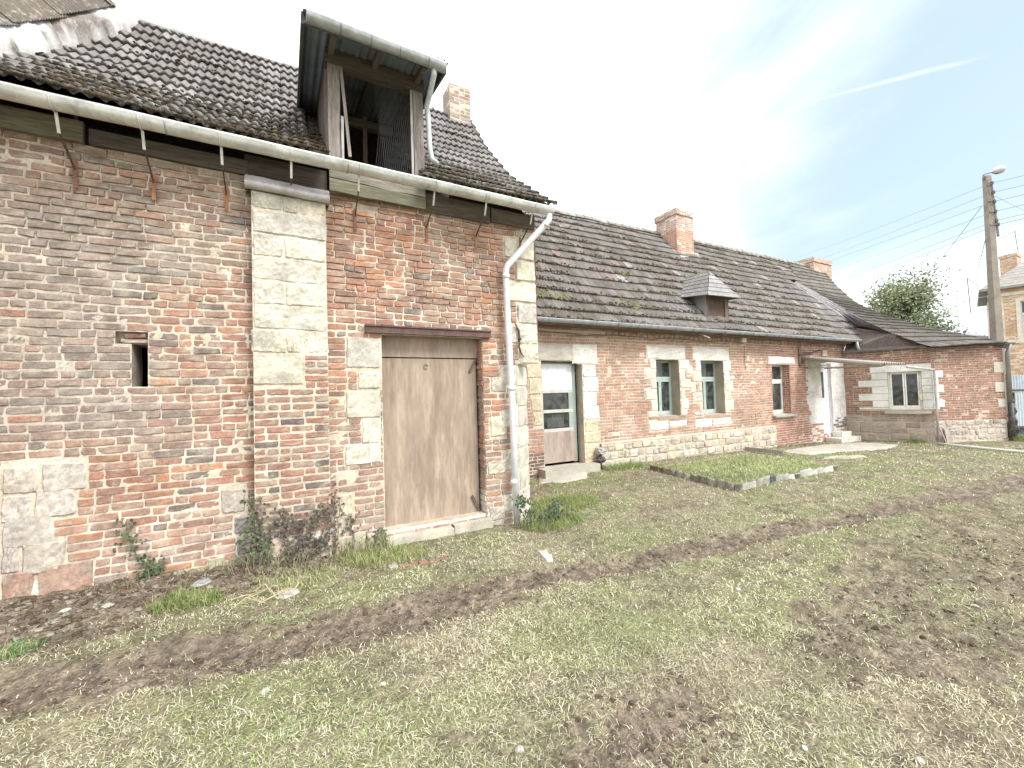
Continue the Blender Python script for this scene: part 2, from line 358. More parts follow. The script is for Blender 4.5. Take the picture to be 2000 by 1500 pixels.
def gz(x, y, fine=True):
    x = np.asarray(x, float); y = np.asarray(y, float)
    z = np.interp(x, [-6, -1.2, 0, 2.3, 3.0, 4.6, 8, 13, 17, 25, 60, 400], [-.04, -.06, -.12, -.145, -.22, -.15, -.10, -.14, -.27, -.31, -.4, -.5])
    z = z+sm(y, 6.0, 7.4)*np.interp(x, [3.3, 4, 8, 12, 16], [.0, .05, .03, .0, 0.])
    z = z-.05*sm(3.6-y, 0, 2.4)
    z = z+(fbm(x*.5, y*.5, 3, 3)-.5)*.05*(y < 7.4)
    t = track(x, y, T1); z = z-.035*np.exp(-(t/.9)**2)+.02*np.exp(-((np.abs(t)-1.15)/.35)**2)
    t = track(x, y, T2); z = z-.03*np.exp(-(t/.9)**2)+.012*np.exp(-((np.abs(t)-1.2)/.35)**2)
    lim = np.interp(x, [-9, -1.8, -.2, .35, .6], [4.2, 4.3, 4.75, 5.0, 5.6]); z = z+sm(y, lim, lim+.25)*.05*(x < .6)
    if fine:
        m = mud(x, y)
        z = z+(fbm(x*4, y*4, 51, 4)-.5)*(.03+.045*m)+(fbm(x*14, y*19, 57, 3)-.5)*(.018+.040*m)
    return z
def axis(segs):
    a = [segs[0][0]]
    for s0, s1, st in segs:
        n = max(1, int(round((s1-s0)/st))); a += list(np.linspace(s0, s1, n+1)[1:])
    return np.array(a)
gxs = axis([(-900, -60, 120), (-60, -6, 6), (-6, -2.6, .15), (-2.6, 5, .022), (5, 9, .04), (9, 24, .12), (24, 80, 4), (80, 900, 120)])
gys = axis([(-900, -40, 120), (-40, -2, 4), (-2, .4, .2), (.4, 5.4, .022), (5.4, 8, .06), (8, 40, 4), (40, 900, 120)])
GX, GY = np.meshgrid(gxs, gys); gxf, gyf = GX.ravel(), GY.ravel()
gzf = gz(gxf, gyf); gm = mud(gxf, gyf)
def gcol(x, y, m):
    q = fbm(x*1.1, y*1.7, 71, 4); q2 = fbm(x*24, y*24, 73, 3)
    dry = np.array([.24, .215, .145]); ol = np.array([.20, .21, .11]); mu = np.array([.105, .084, .064]); mu2 = np.array([.27, .225, .175])
    c = dry[None]*(1-sm(q, .38, .62))[:, None]+ol[None]*sm(q, .38, .62)[:, None]
    mm_ = mu[None]*(1-q2)[:, None]+mu2[None]*q2[:, None]
    c = c*(1-m)[:, None]+mm_*m[:, None]
    return c*(.7+.6*q2)[:, None]
mb = MB(); mb.add(np.c_[gxf, gyf, gzf], gridn(len(gxs), len(gys)), gcol(gxf, gyf, gm))
g = mb.build('ground', M_soil, None, smooth=True); g['kind'] = 'structure'

def gz1(x, y): return float(gz(np.array([x]), np.array([y]))[0])

# ---- grass: matted, cut, half dry
def blades(px_, py_, pz_, L, wd, th, col, mb, phi=None):
    n = len(px_); phi = NR.uniform(0, 2*np.pi, n) if phi is None else phi
    dx, dy = np.cos(phi), np.sin(phi); sx, sy = -dy, dx
    ct, st = np.cos(th), np.sin(th); th2 = th-NR.uniform(.3, 1.3, n); c2, s2 = np.cos(th2), np.sin(th2)
    bend = NR.uniform(-.35, .35, n)
    B = np.c_[px_, py_, pz_]; Mi = B+np.c_[dx*ct, dy*ct, st]*(L*.5)[:, None]
    dx2, dy2 = np.cos(phi+bend), np.sin(phi+bend)
    T = Mi+np.c_[dx2*c2, dy2*c2, s2]*(L*.5)[:, None]
    T[:, 2] = np.maximum(T[:, 2], pz_+.002)
    Sd = np.c_[sx, sy, np.zeros(n)]*(wd*.5)[:, None]
    V = np.stack([B-Sd, B+Sd, Mi+Sd*.85, Mi-Sd*.85, T], 1).reshape(-1, 3)
    C = np.repeat(col[:, None, :], 5, 1).reshape(-1, 3)
    o = mb.n; mb.v.append(V); mb.c.append(C); mb.n += len(V)
    idx = o+np.arange(n)*5
    mb.f += list(zip(idx.tolist(), (idx+1).tolist(), (idx+2).tolist(), (idx+3).tolist()))+list(zip((idx+3).tolist(), (idx+2).tolist(), (idx+4).tolist()))
def grasscol(x, y, n):
    q = fbm(x*.9, y*1.2, 81, 4)+NR.uniform(-.16, .16, n)
    far = sm(x, 3.0, 6.5)*sm(y, 1.5, 3)
    q = q+.10*far+.05*(y > 5)-.055
    straw = np.array([.60, .55, .39]); olive = np.array([.40, .41, .22]); green = np.array([.32, .41, .16]); grey = np.array([.46, .44, .35])
    c = straw*(1-sm(q, .34, .5))[:, None]+olive*sm(q, .34, .5)[:, None]
    c = c*(1-sm(q, .55, .72))[:, None]+green*sm(q, .55, .72)[:, None]
    k = (NR.random(n) < .3)[:, None]; c = np.where(k, grey, c)
    k = (NR.random(n) < .2)[:, None]; c = np.where(k, np.array([.74, .70, .54]), c)
    k = (NR.random(n) < .17)[:, None]; c = np.where(k, np.array([.17, .14, .095]), c)
    return c*NR.uniform(.6, 1.38, (n, 1))
mb = MB()
NB = 520000
az = NR.uniform(R_(4), R_(122), NB); rr = np.exp(NR.uniform(np.log(1.55), np.log(21), NB))
bx, by = rr*np.cos(az), rr*np.sin(az)
inside = ((bx < 3.35) & (by > 5.17)) | (by > 7.52) | ((bx > 16.9) & (by > 7.6-(bx-17.4)*2.6)) | ((bx > 18.2) & (by > 5.35-(bx-18.2)*.5)) | (bx > 26)
m_ = mud(bx, by); clump = sm(fbm(bx*7, by*8, 91, 4), .36, .60)
keep = (~inside) & (NR.random(NB) < (1-sm(m_, .05, .95)*.9)*(.42+.58*clump))
keep &= ~((bx > 1.0) & (bx < 2.6) & (by > 4.95) & (NR.random(NB) < .75))
bx, by, rr = bx[keep], by[keep], rr[keep]; n = len(bx)
L = NR.uniform(.018, .060, n)*(1+.05*rr)
blades(bx, by, gz(bx, by)-.003, L, .00145*(1+rr*.42)*NR.uniform(.7, 1.3, n), NR.uniform(.03, .8, n), grasscol(bx, by, n), mb)
gr = mb.build('grass', M_grass, None); gr['kind'] = 'stuff'; tag(gr, 'matted half dry cut grass covering the yard between the muddy tracks', 'grass')

def tuft(x, y, r, n, h, cols, label, group=None, z=None, name='grass_tuft', cat='grass tuft', th=(.7, 1.5)):
    mb = MB(); a = NR.uniform(0, 2*np.pi, n); q = np.sqrt(NR.random(n))*r
    X = x+np.cos(a)*q*(1.0); Y = y+np.sin(a)*q*.6
    Zg = gz(X, Y)-.01 if z is None else np.full(n, z)
    c = np.array(cols)[NR.integers(0, len(cols), n)]*NR.uniform(.65, 1.3, (n, 1))
    blades(X, Y, Zg, NR.uniform(.5, 1.1, n)*h, NR.uniform(.003, .006, n), NR.uniform(*th, n), c, mb)
    o = mb.build(name, M_grass, None); return tag(o, label, cat, group)
GC = [(.20, .30, .09), (.27, .33, .12), (.36, .36, .18), (.5, .46, .28)]
tuft(.78, 4.93, .36, 900, .17, GC, 'long pale green grass tuft against the right foot of the stone buttress', 'tufts of longer grass')
tuft(1.0, 4.75, .38, 600, .17, GC, 'low straw and green tuft just left of the barn doorstep', 'tufts of longer grass')
tuft(-.78, 4.55, .26, 800, .17, GC[:3], 'green grass tuft on the dark soil left of the buttress', 'tufts of longer grass')
tuft(-1.72, 4.28, .16, 420, .11, [(.14, .32, .12), (.22, .34, .12), (.5, .46, .28)], 'small bright green tuft with straw at the far left edge of the mud', 'tufts of longer grass')
tuft(3.25, 5.0, .5, 1300, .2, GC[:3], 'green tuft spreading out at the foot of the white downpipe', 'tufts of longer grass')
tuft(3.9, 5.7, .7, 1800, .22, GC[:3], 'broad dark green tuft between the barn corner and the half glazed door', 'tufts of longer grass')
tuft(6.7, 7.3, .55, 1100, .2, GC[:2], 'bright green grass growing along the left end of the stone plinth', 'tufts of longer grass')
tuft(17.9, 5.9, .3, 300, .25, GC[:2], 'green weed tuft at the wall foot below the white wing window', 'tufts of longer grass')
tuft(20.6, 4.1, .6, 700, .3, GC[:2], 'green grass patch at the foot of the black drainpipe by the gate', 'tufts of longer grass')
tuft(.05, 4.72, .4, 500, .12, GC[1:], 'sparse low grass in front of the ivy on the buttress', 'tufts of longer grass')

# ---- soil crumbs and rubble on the dug strip and in the ruts
def lump(mb, x, y, z, r, col, flat=.6, n=6):
    # irregular faceted stone
    vs = []; rings = 4
    for i in range(rings+1):
        t = math.pi*i/rings
        for k in range(n):
            a = 2*math.pi*k/n+i*.4; q = r*rnd.uniform(.72, 1.15)*math.sin(t)
            vs.append((x+q*math.cos(a)*1.15, y+q*math.sin(a), z+r*flat*math.cos(t)*rnd.uniform(.85, 1.1)))
    mb.add(vs, [(i*n+k, i*n+(k+1) % n, (i+1)*n+(k+1) % n, (i+1)*n+k) for i in range(rings) for k in range(n)], np.array(col)*rnd.uniform(.75, 1.25))
mb = MB()
for i in range(4600):
    if i < 1900: x = rnd.uniform(-3.2, .35); y = rnd.uniform(4.25, 5.22)
    else: x = rnd.uniform(-2.6, 7); y = rnd.choice([3.55, 1.7])+rnd.gauss(0, .22)-(max(0, x-3)*.2 if rnd.random() < .5 else 0)
    if float(mud([x], [y])[0]) < .5: continue
    c = rnd.choice([(.13, .10, .075), (.17, .135, .10), (.22, .18, .14), (.30, .27, .22)] if i < 1900 else [(.13, .10, .075), (.17, .135, .10), (.20, .165, .125)])
    lump(mb, x, y, gz1(x, y), rnd.uniform(.006, .03)*(1.25 if i < 1900 else .8), c, .6, 5)
o = mb.build('soil_rubble', M_soil, None); o['kind'] = 'stuff'; tag(o, 'loose soil crumbs and rubble on the dug strip and in the ruts', 'rubble')

stones = [((128,1225), .045, 'flat white limestone chip lying left of the others on the dug soil strip', (.72,.70,.62)), ((210,1217), .05, 'long white limestone flake beside the soil strip, right of a flat chip', (.70,.68,.60)),
 ((577,1297), .028, 'white pointed chip on the track below the ivy buttress', (.75,.72,.65)), ((518,1357), .035, 'two-toned white chip at the grassy edge of the near track', (.72,.70,.62)),
 ((748,1338), .025, 'pale pinkish pebble below the barn door in the track edge', (.70,.62,.54)), ((1015,1442), .03, 'white chip on grass near the bottom middle of the yard', (.75,.73,.66)),
 ((1440,1134), .03, 'bluish white flake on the green grass between the two tracks', (.72,.74,.76)), ((1902,1165), .03, 'grey stone on the brown rut at the right edge', (.55,.50,.42)),
 ((1795,1448), .03, 'white chip in the lower right corner of the grass', (.75,.73,.62)), ((1570,1430), .02, 'small white pebble on grass at the lower right', (.72,.7,.62)),
 ((195,1368), .018, 'small white pebble in the mud at the lower left', (.72,.7,.62)), ((955,1230), .016, 'tiny white pebble in the rut right of the pointed chip', (.72,.7,.62)),
 ((1855,1120), .025, 'pale stone in the wide rut near the right edge, behind the grey one', (.60,.55,.47)), ((800,1150), .03, 'greyish flat stone in straw in front of the barn door', (.5,.48,.42)),
 ((100,1262), .03, 'rounded grey stone beside the small bright green tuft', (.45,.42,.36)), ((565,1165), .10, 'broad flat grey stone sunk in the grass before the buttress', (.55,.52,.45)), ((395,1160), .09, 'dark bluish stone block lying in the dug soil near the wall', (.36,.36,.38)), ((250,1185), .04, 'reddish brick fragment on the dug soil strip', (.42,.2,.13))]
for (q, r, lb, c) in stones:
    p = onZ(*q, -.14); mb = MB(); r = r*.8; lump(mb, p[0], p[1], gz1(p[0], p[1])+r*.12, r, np.array(c)*.78, .5, 7); o = mb.build('stone', M_stone, None); tag(o, lb, 'stone', 'loose stones and chips on the yard')

# straw stalks and twigs
mb = MB()
p = onZ(520, 1165, -.1)
for k in range(9):
    a = rnd.uniform(0, 3.1); l = rnd.uniform(.15, .4); x, y = p[0]+rnd.uniform(-.15, .25), p[1]+rnd.uniform(-.15, .1)
    z = gz1(x, y)
    mb.tube([(x, y, z+.01), (x+l*.5*math.cos(a), y+l*.5*math.sin(a), z+rnd.uniform(.03, .09)), (x+l*math.cos(a+.4), y+l*math.sin(a+.4), z+.02)], .004, (.5, .42, .3), 5)
tag(mb.build('twig_pile', M_bark, None), 'bare pale twigs tangled on the soil at the foot of the buttress', 'twigs')

# ------------------------------------------------------------------ colour recipes
def gzone(u, v):     # the soot and lichen greyed middle of the wall left of the buttress
    return sm(fbm(np.asarray(u)*.9+4, np.asarray(v)*1.1, 101, 4), .26, .46)*sm(v, .95, 1.5)*(1-sm(np.asarray(v)+np.asarray(u)*.35, 2.55, 3.3))*(1-sm(u, -.75, -.38))
def brick_barn(u, v, r):
    grey = gzone(u, v)
    q = r.random()
    if q < .12 and r.random() > float(gzone(u, v))*.8: c = (.43, .20, .11)
    elif q < .55: c = (.34, .165, .115)
    elif q < .8: c = (.27, .15, .115)
    elif q < .91: c = (.36, .225, .165)
    else: c = (.16, .125, .11)
    if u > .4 and r.random() < .5: c = lerp(c, (.40, .19, .12), .5)
    grey = float(grey)
    if r.random() < .95: c = lerp(c, (.245, .22, .195), min(1, grey*.85*r.uniform(.6, 1.1)))
    if v > 3.4 and u < -.3: c = lerp(c, (.38, .29, .24), .5*r.random())
    lowp = float(1-sm(v, .15, .75))*.55*r.random(); c = lerp(c, (.55, .44, .38), lowp)
    st = float(sm(fbm(u*1.1+20, v*.9, 241, 4), .48, .68))*.3
    return np.clip(lerp(lerp(c, (.38, .33, .28), .12), (.25, .225, .20), st)*r.uniform(.9, 1.24), 0, 1)
def mort_barn(u, v):
    q = fbm(u*2.2, v*2.2, 111, 4); k = sm(q, .3, .7)[:, None]
    c = np.array([.58, .51, .40])*(1-k)+np.array([.68, .63, .53])*k
    d = gzone(u, v)[:, None]*.55
    c = c*(1-d)+np.array([.42, .38, .33])*d
    lw = (1-sm(v, -.1, .45))[:, None]*.5; return c*(1-lw)+np.array([.68, .66, .60])*lw
def brick_farm(u, v, r):
    q = r.random()
    c = (.41, .215, .155) if q < .5 else (.36, .20, .15) if q < .8 else (.29, .17, .135) if q < .92 else (.47, .24, .15)
    c = lerp(c, (.50, .40, .32), .34*float(fbm(u*.6, v*1.3, 121, 3))+.1)
    if u > 12.9: c = lerp(c, (.36, .13, .10), .55)
    return np.clip(np.array(c)*r.uniform(.87, 1.12), 0, 1)
def mort_farm(u, v):
    k = sm(fbm(u*1.3, v*2, 131, 4), .3, .7)[:, None]
    return np.array([.58, .48, .39])*(1-k)+np.array([.68, .60, .51])*k
def st_yel(r): return np.clip(np.array(r.choice([(.62, .59, .49), (.66, .63, .53), (.58, .56, .49), (.54, .52, .47)]))*r.uniform(.94, 1.08), 0, 1)
def st_wht(r): return np.array((.78, .77, .73))*r.uniform(.95, 1.05)
def st_gry(r): return np.array(r.choice([(.48, .44, .38), (.44, .41, .37), (.54, .51, .46), (.50, .46, .42)]))*r.uniform(.88, 1.1)

# ------------------------------------------------------------------ BARN
barn = thing('brick_barn', 'tall weathered brick barn with a stone buttress, a hoist dormer and a brown board door', 'barn', (0.6, 5.3, -.1))
F = Fr((0, 5.3, 0), (1, 0)); F.warp = .05; FB = Fr((0, 5.15, 0), (1, 0))
slit = F.rect(258, 672, 290, 755); door = F.rect(742, 657, 947, 1046)
door = (1.03, 2.38, .02, 2.42)
XC = 3.3; CH = .38
stn = []       # stones flush in the barn wall: (rect, colour)
def S_(x0, y0, x1, y1, c, fr=F): stn.append((fr.rect(x0, y0, x1, y1), c))
rs = random.Random(5)
for q in ((-120,905,-8,960),(0,912,77,962),(80,904,171,955),(-90,966,-2,1016),(0,968,60,1018),(63,955,150,1006),(-60,1020,-5,1064),(0,1010,104,1063),(-90,1068,-3,1118),(0,1067,40,1118),(42,1063,130,1113)):
    S_(*q, st_gry(rs)*1.15)
for q in ((-120,1122,-3,1178),(0,1120,70,1172),(72,1105,184,1150)): S_(*q, (.42, .28, .22))
S_(430,955,482,1000, (.50,.45,.40)); S_(455,1010,497,1040, (.26,.25,.25)); S_(462,1046,497,1080, (.25,.25,.23)); S_(660,965,692,1005, (.62,.54,.42)); S_(658,1010,690,1065, (.64,.58,.46))
for q in ((675,657,744,720),(698,723,744,760),(675,763,744,815),(706,816,744,866),(672,868,744,905)): S_(*q, st_yel(rs)*.97)
for q in ((957,734,990,766),(955,812,990,851),(952,900,990,925)): S_(*q, (.60,.57,.46))
S_(955,990,988,1014, (.55,.52,.45)); S_(950,1018,985,1035, (.5,.47,.4))
quo = [(3.95,4.05),(3.62,3.93),(3.3,3.6),(2.98,3.28),(2.66,2.96),(2.36,2.64),(2.08,2.34)]
for i, (a, b_) in enumerate(quo): stn.append(((3.30-(.52 if i % 2 else .34), 3.30, a, b_), st_yel(rs)))
lowq = [(1.76,2.06),(1.46,1.74),(1.16,1.44),(.86,1.14),(.56,.84),(.26,.54),(-.02,.24),(-.35,-.04)]
for i, (a, b_) in enumerate(lowq): stn.append(((XC-CH-(.0 if i % 2 else .16)-.12, XC-CH, a, b_), st_yel(rs)))
holes = [slit, door, (slit[0]-.12, slit[1], slit[3], slit[3]+.12), (F.uv(712, 655)[0], F.uv(957, 660)[0], 2.42, F.uv(712, 634)[1])]+[r for r, c in stn]
BZ0, BZT = -.4, 4.11
BU = (FB.uv(492, 600)[0], FB.uv(640, 600)[0])
hb = (.72, 1.02, 3.95, 4.05)      # bricks fallen out under the dormer
mb = MB(); MOT[0] = .45
L_ = lambda u, v: (fbm(np.array([u*.8]), np.array([v*.8]), 12, 3)[0]-.5)*.006+.002
brickwork(mb, F, -4.2, XC-.0, BZ0, BZT, holes+[hb, (BU[0]+.03, BU[1]-.03, BZ0, 4.0), (XC-CH, XC+.1, BZ0, 2.08)], brick_barn, .079, .24, .012, lambda u, v: float(L_(u, v)), 7, 5, .009, .0065, .022, .009, 4, .016)
for (r, c) in stn:
    big = (r[1]-r[0])*(r[3]-r[2])
    MOT[0] = .5; MOT[1] = (.44, .39, .31); block(mb, F, r[0]+.010, r[1]-.010, r[2]+.010, r[3]-.010, c, .010, .03, .02, .009, 12, 9, .006, .08)
for q_ in range(2): block(mb, F, slit[0]-.10+.03*q_, slit[1]-.015*q_, slit[3]+.005+q_*.055, slit[3]+.055+q_*.057, (.17, .085, .07) if q_ else (.42, .36, .29), -.035+.014*q_, .018, .01, .012, 7, 5)
sheet(mb, F, -4.2, XC, BZ0, BZT, [slit, door, (slit[0]-.12, slit[1], slit[3]+.001, slit[3]+.12), (XC-CH, XC+.1, BZ0, 2.08)], mort_barn, .03, -.006, .0055, deep=lambda u, v: .011*sm(fbm(u*1.3, v*1.5, 221, 4), .42, .56)*np.maximum(sm(v, 2.7, 3.1)*(u < 0), sm(v, 2.5, 2.9)*(u > .4)))
mb.quad(F.P(slit[0]-.13, slit[3], -.08), F.P(slit[1]+.01, slit[3], -.08), F.P(slit[1]+.01, slit[3]+.13, -.03), F.P(slit[0]-.13, slit[3]+.13, -.03), (.3, .25, .2))
reveal(mb, F, (slit[0]-.12, slit[1], slit[3], slit[3]+.12), .09, (.3, .2, .16), sides='rlt')
# bricks of the door jamb, seen edge on, and the chamfered corner
FJ = Fr((2.38, 5.62, 0), (0, -1))         # right jamb, faces the left
v = .02; k = 0
while v < 2.40:
    h = min(.079, 2.42-v)
    c = brick_barn(2.4, v, rs) if v > .28 else st_yel(rs)
    block(mb, FJ, .0, .325, v+.005, v+h-.006, c, rs.uniform(.0, .022), .02, .01, .006, 6, 4); v += .079; k += 1
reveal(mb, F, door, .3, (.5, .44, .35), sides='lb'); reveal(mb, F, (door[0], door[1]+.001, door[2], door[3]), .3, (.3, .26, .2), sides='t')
mb.quad((2.383, 5.64, -.1), (2.383, 5.29, -.1), (2.383, 5.29, 2.42), (2.383, 5.64, 2.42), (.5, .44, .35))
reveal(mb, F, slit, .34, (.34, .30, .25))
FC = Fr((XC-CH, 5.3, 0), (1, 1))
for i, (a, b_) in enumerate(lowq): block(mb, FC, .004, CH*1.414-.004, a+.005, b_-.005, st_yel(rs)*1.02, .004, .02, .012, .004, 6, 5, .003)
mb.quad(FC.P(0, -.4, -.008), FC.P(CH*1.414, -.4, -.008), FC.P(CH*1.414, 2.07, -.008), FC.P(0, 2.07, -.008), (.58, .54, .44))
# chamfer stop: sloping splay up to the full corner
A0, A1, A2 = (XC-CH, 5.3, 2.06), (XC, 5.3+CH, 2.06), (XC, 5.3, 2.50)
mb.add([A0, A1, A2, (XC-.07, 5.296, 2.52), (XC-CH-.03, 5.296, 2.03)], [(0, 1, 2), (0, 2, 3), (4, 0, 3)], (.60, .56, .44))
mb.add([(XC, 5.3, BZT), (XC, 5.3, 2.5), (XC, 5.3+CH, 2.06), (XC, 5.3+CH, BZ0), (XC, 10.7, BZ0), (XC, 10.7, BZT), (XC, 8.0, 7.3)], [(0, 1, 2, 3, 4, 5, 6)], (.40, .25, .19))
mb.box((-4.2, 10.5, BZ0), (XC-.01, 10.7, BZT), (.40, .25, .19)); mb.quad((-4.2, 5.3, BZ0), (-4.2, 5.3, 4.05), (-4.2, 10.5, 4.05), (-4.2, 10.5, BZ0), (.4, .25, .19))
# dark voids where bricks are missing are the loft and slit openings; low limewashed footing
brick_wall_o = mb.build('wall', M_brick, barn)
darkroom('interior', F, slit, .34, barn, (.03, .027, .024), .8, .1)
mb = MB()     # footing stones along the left base
u = -3.9; v0 = -.4
fr2 = Fr((0, 5.27, 0), (1, 0))
u = -.98
while u < -.4:
    w = rs.uniform(.14, .26); hgt = rs.uniform(.06, .12); block(mb, fr2, u, min(u+w-.01, -.38), -.22, -.06+hgt, np.array((.40, .40, .27))*rs.uniform(.8, 1.2), .0, .04, .02, .012, 7, 5, .006); u += w
mb.build('footing', M_stone, barn); mb = MB(); u = .46
while u < 1.0:
    w = rs.uniform(.12, .2); block(mb, fr2, u, min(u+w-.01, 1.0), -.3, .02+rs.uniform(0, .06), np.array((.56, .50, .40))*rs.uniform(.85, 1.1), .01, .04, .02, .012, 7, 5, .006); u += w
mb.build('footing', M_stone, barn)

# buttress
mb = MB(); MOT[0] = .5; MOT[1] = (.47, .43, .34)
bu0, bu1 = FB.uv(492, 600)[0], FB.uv(640, 600)[0]
def vrow(y, x=565): return FB.uv(x, y)[1]
ys = [384, 417, 462, 505, 552, 598, 645, 690]
splits = [[.40, .62], [], [.42], [], [.42], [], [.43, .64]]
for i in range(7):
    vt, vb = vrow(ys[i]), vrow(ys[i+1]); e = [0]+splits[i]+[1]
    for a, b_ in zip(e[:-1], e[1:]):
        c = st_yel(rs)*(1.0 if i else .82)
        block(mb, FB, bu0+(bu1-bu0)*a+.004+rs.uniform(-.006, .006), bu0+(bu1-bu0)*b_-.004, vb+.004, vt-.004, c, rs.uniform(-.006, .010), .025, .022, .010, 16, 9, .0055, .07)
vm_, vl_ = vrow(690), vrow(750)
block(mb, FB, bu0, bu0+(bu1-bu0)*.66, vl_, vm_-.004, st_yel(rs)*.95, .006, .025, .012, .007, 10, 8, .003)
bv = -.02
brickwork(mb, FB, bu0, bu1, bv+.2, vm_-.01, [(bu0-.1, bu0+(bu1-bu0)*.66, vl_-.005, 3)], lambda u, v, r: lerp(lerp((.38, .185, .13), (.29, .155, .12), r.random()), (.46, .37, .31), .15+.4*float(1-sm(v, .1, .9))*r.random()) if r.random() > .08 else np.array((.17, .14, .13)), .079, .235, .016, None, 7, 5, 0, .006, .010, .010, 9, .016)
for a, b_, c0, c1, cc in ((.0, .38, -.1, .17, (.55,.42,.34)), (.40, .72, -.08, .17, (.46,.42,.36)), (.74, 1.0, -.1, .17, (.62,.58,.5)), (.1, .5, -.36, -.11, (.62,.58,.47)), (.52, .95, -.36, -.11, (.45,.42,.36))):
    block(mb, FB, bu0+(bu1-bu0)*a, bu0+(bu1-bu0)*b_, c0, c1, cc, .03, .05, .03, .012, 8, 7, .008)
sheet(mb, FB, bu0+.005, bu1-.005, -.4, vrow(384), [], mort_barn, .05, -.008, .004)
for X in (bu0+.004, bu1-.004): mb.quad((X, 5.16, -.4), (X, 5.3, -.4), (X, 5.3, vrow(384)), (X, 5.16, vrow(384)), (.30, .26, .22))
mb.build('buttress', M_stone, barn)
MOT[0] = 0
mb = MB()     # lead capping rolled over the buttress head
zt = vrow(384); X0, X1 = bu0-.05, bu1+.035
prof = [(5.29, zt+.215), (5.22, zt+.185), (5.12, zt+.125), (5.075, zt+.075), (5.068, zt+.04), (5.08, zt+.01), (5.11, zt-.003), (5.15, zt+.004)]
vs = []; n = 12
for i in range(n+1):
    x = X0+(X1-X0)*i/n
    for (y, z) in prof: vs.append((x, y+rnd.uniform(-.004, .004), z+rnd.uniform(-.004, .004)+.008*math.sin(i*.37+1)))
m = len(prof)
mb.add(vs, [(i*m+k, i*m+k+1, (i+1)*m+k+1, (i+1)*m+k) for i in range(n) for k in range(m-1)], (.52, .50, .51))
for xx, e in ((X0, 0), (X1, n*m)): mb.add([vs[e+k] for k in range(m)]+[(xx, 5.29, zt)], [tuple(range(m+1))], (.30, .29, .30))
mb.build('buttress_cap', M_zinc, barn, smooth=True)

# iron lintel, door, sill
mb = MB(); x0, z0 = F.uv(712, 655)[0], 2.42; x1 = F.uv(957, 660)[0]; zt = F.uv(712, 634)[1]
mb.box((x0, 5.245, zt-.018), (x1, 5.36, zt), (.15, .10, .09)); mb.box((x0+.002, 5.262, zt-.085), (x1-.002, 5.32, zt-.018), (.12, .085, .08)); mb.box((x0, 5.242, zt-.10), (x1, 5.36, zt-.085), (.15, .10, .09))
mb.build('lintel', M_rust, barn)
DY = 5.45
dl, dr = 1.0, onY(931, 800, DY)[0]
dt_, dsp, db = onY(925, 668, DY)[2], onY(900, 700, DY)[2], onY(933, 1008, DY)[2]
mb = MB(); PC = (.34, .27, .215)
def board(x0, x1, zb0, zb1, z1, y, c, th=.02, nx=10, nz=18):
    vs = []
    for j in range(nz+1):
        for i in range(nx+1):
            a, b2 = i/nx, j/nz; zb = zb0*(1-a)+zb1*a
            vs.append((x0+(x1-x0)*a, y+.006*math.sin(a*3+b2*2), zb*(1-b2)+z1*b2))
    cs = [np.array(c)*(1-.10*(1-b_j)*(0 if True else 1)) for b_j in [0]*len(vs)]
    mb.add(vs, gridn(nx+1, nz+1), np.array(cs)); 
    mb.box((x0, y+.006, max(zb0, zb1)), (x1, y+th+.01, z1-.001), np.array(c)*.7)
dbl = onY(752, 1041, DY)[2]
board(dl, dr, dbl, db, dsp-.012, DY, PC)
dro = mb.build('door', M_ply, barn)
mb = MB(); board(dl, dr+.03, dsp+.004, dsp+.004, 2.43, DY-.004, (.36, .29, .235), nz=4); mb.build('transom_board', M_ply, barn)
mb = MB()
for (a, b_) in (((917, 727), (929, 703)), ((922, 968), (934, 992))):
    p, q = onY(*a, DY-.02), onY(*b_, DY-.02); mb = MB(); mb.beam(p, q, .035, .008, (.13, .10, .085), (0, -1, 0)); mb.tube([q+np.array([0, .01, -.03]), q+np.array([0, .01, .03])], .012, (.13, .1, .085), 8); mb.build('hinge', M_rust, dro)
mb = MB(); p = onY(832, 716, DY-.012)
mb.tube([p+np.array([.028*math.cos(t), 0, .028*math.sin(t)]) for t in np.linspace(.3, 5.6, 12)], .005, (.25, .2, .16), 6); mb.build('ring_pull', M_rust, dro)
mb = MB(); sz = gz1(1.7, 5.1)
for a, b_, yy, zz in ((1.02, 1.86, 5.16, -.06), (1.88, 2.42, 5.2, -.045)):
    vs = []; nn = 8
    for j in range(4):
        for i in range(nn+1):
            t = i/nn; yv = [yy-.01, yy, yy+.16, 5.56][j]+rnd.uniform(-.012, .012)*(j < 3); zv = [-.35, zz, zz+.01, zz+.02][j]+rnd.uniform(-.006, .006)
            vs.append((a+(b_-a)*t, yv, zv))
    mb.add(vs, gridn(nn+1, 4), (.46, .43, .36))
mb.build('doorstep', M_conc, barn, smooth=False)

# eaves timber, wall plate
mb = MB()
def plank(x0, x1, z0, z1, y, c, th=.03, jz=.01, parent=None):
    n_ = max(2, int((x1-x0)/.3)); vs = []
    for i in range(n_+1):
        t = i/n_; x = x0+(x1-x0)*t; a = rnd.uniform(-jz, jz)
        vs += [(x, y, z0+a), (x, y, z1), (x, y+th, z1), (x, y+th, z0+a)]
    f = [(i*4+k, (i+1)*4+k, (i+1)*4+(k+1) % 4, i*4+(k+1) % 4) for i in range(n_) for k in range(4)]+[(0, 1, 2, 3), (n_*4+3, n_*4+2, n_*4+1, n_*4)]
    mb.add(vs, f, c)
plank(-4.2, -1.66, 4.10, 4.30, 5.255, (.22, .21, .155), .05); plank(-1.62, -.35, 4.10, 4.25, 5.262, (.13, .115, .10), .05); plank(-.38, .44, 4.02, 4.32, 5.275, (.10, .085, .075), .05)
mb.build('eaves_timber', M_woodh, barn); mb = MB()
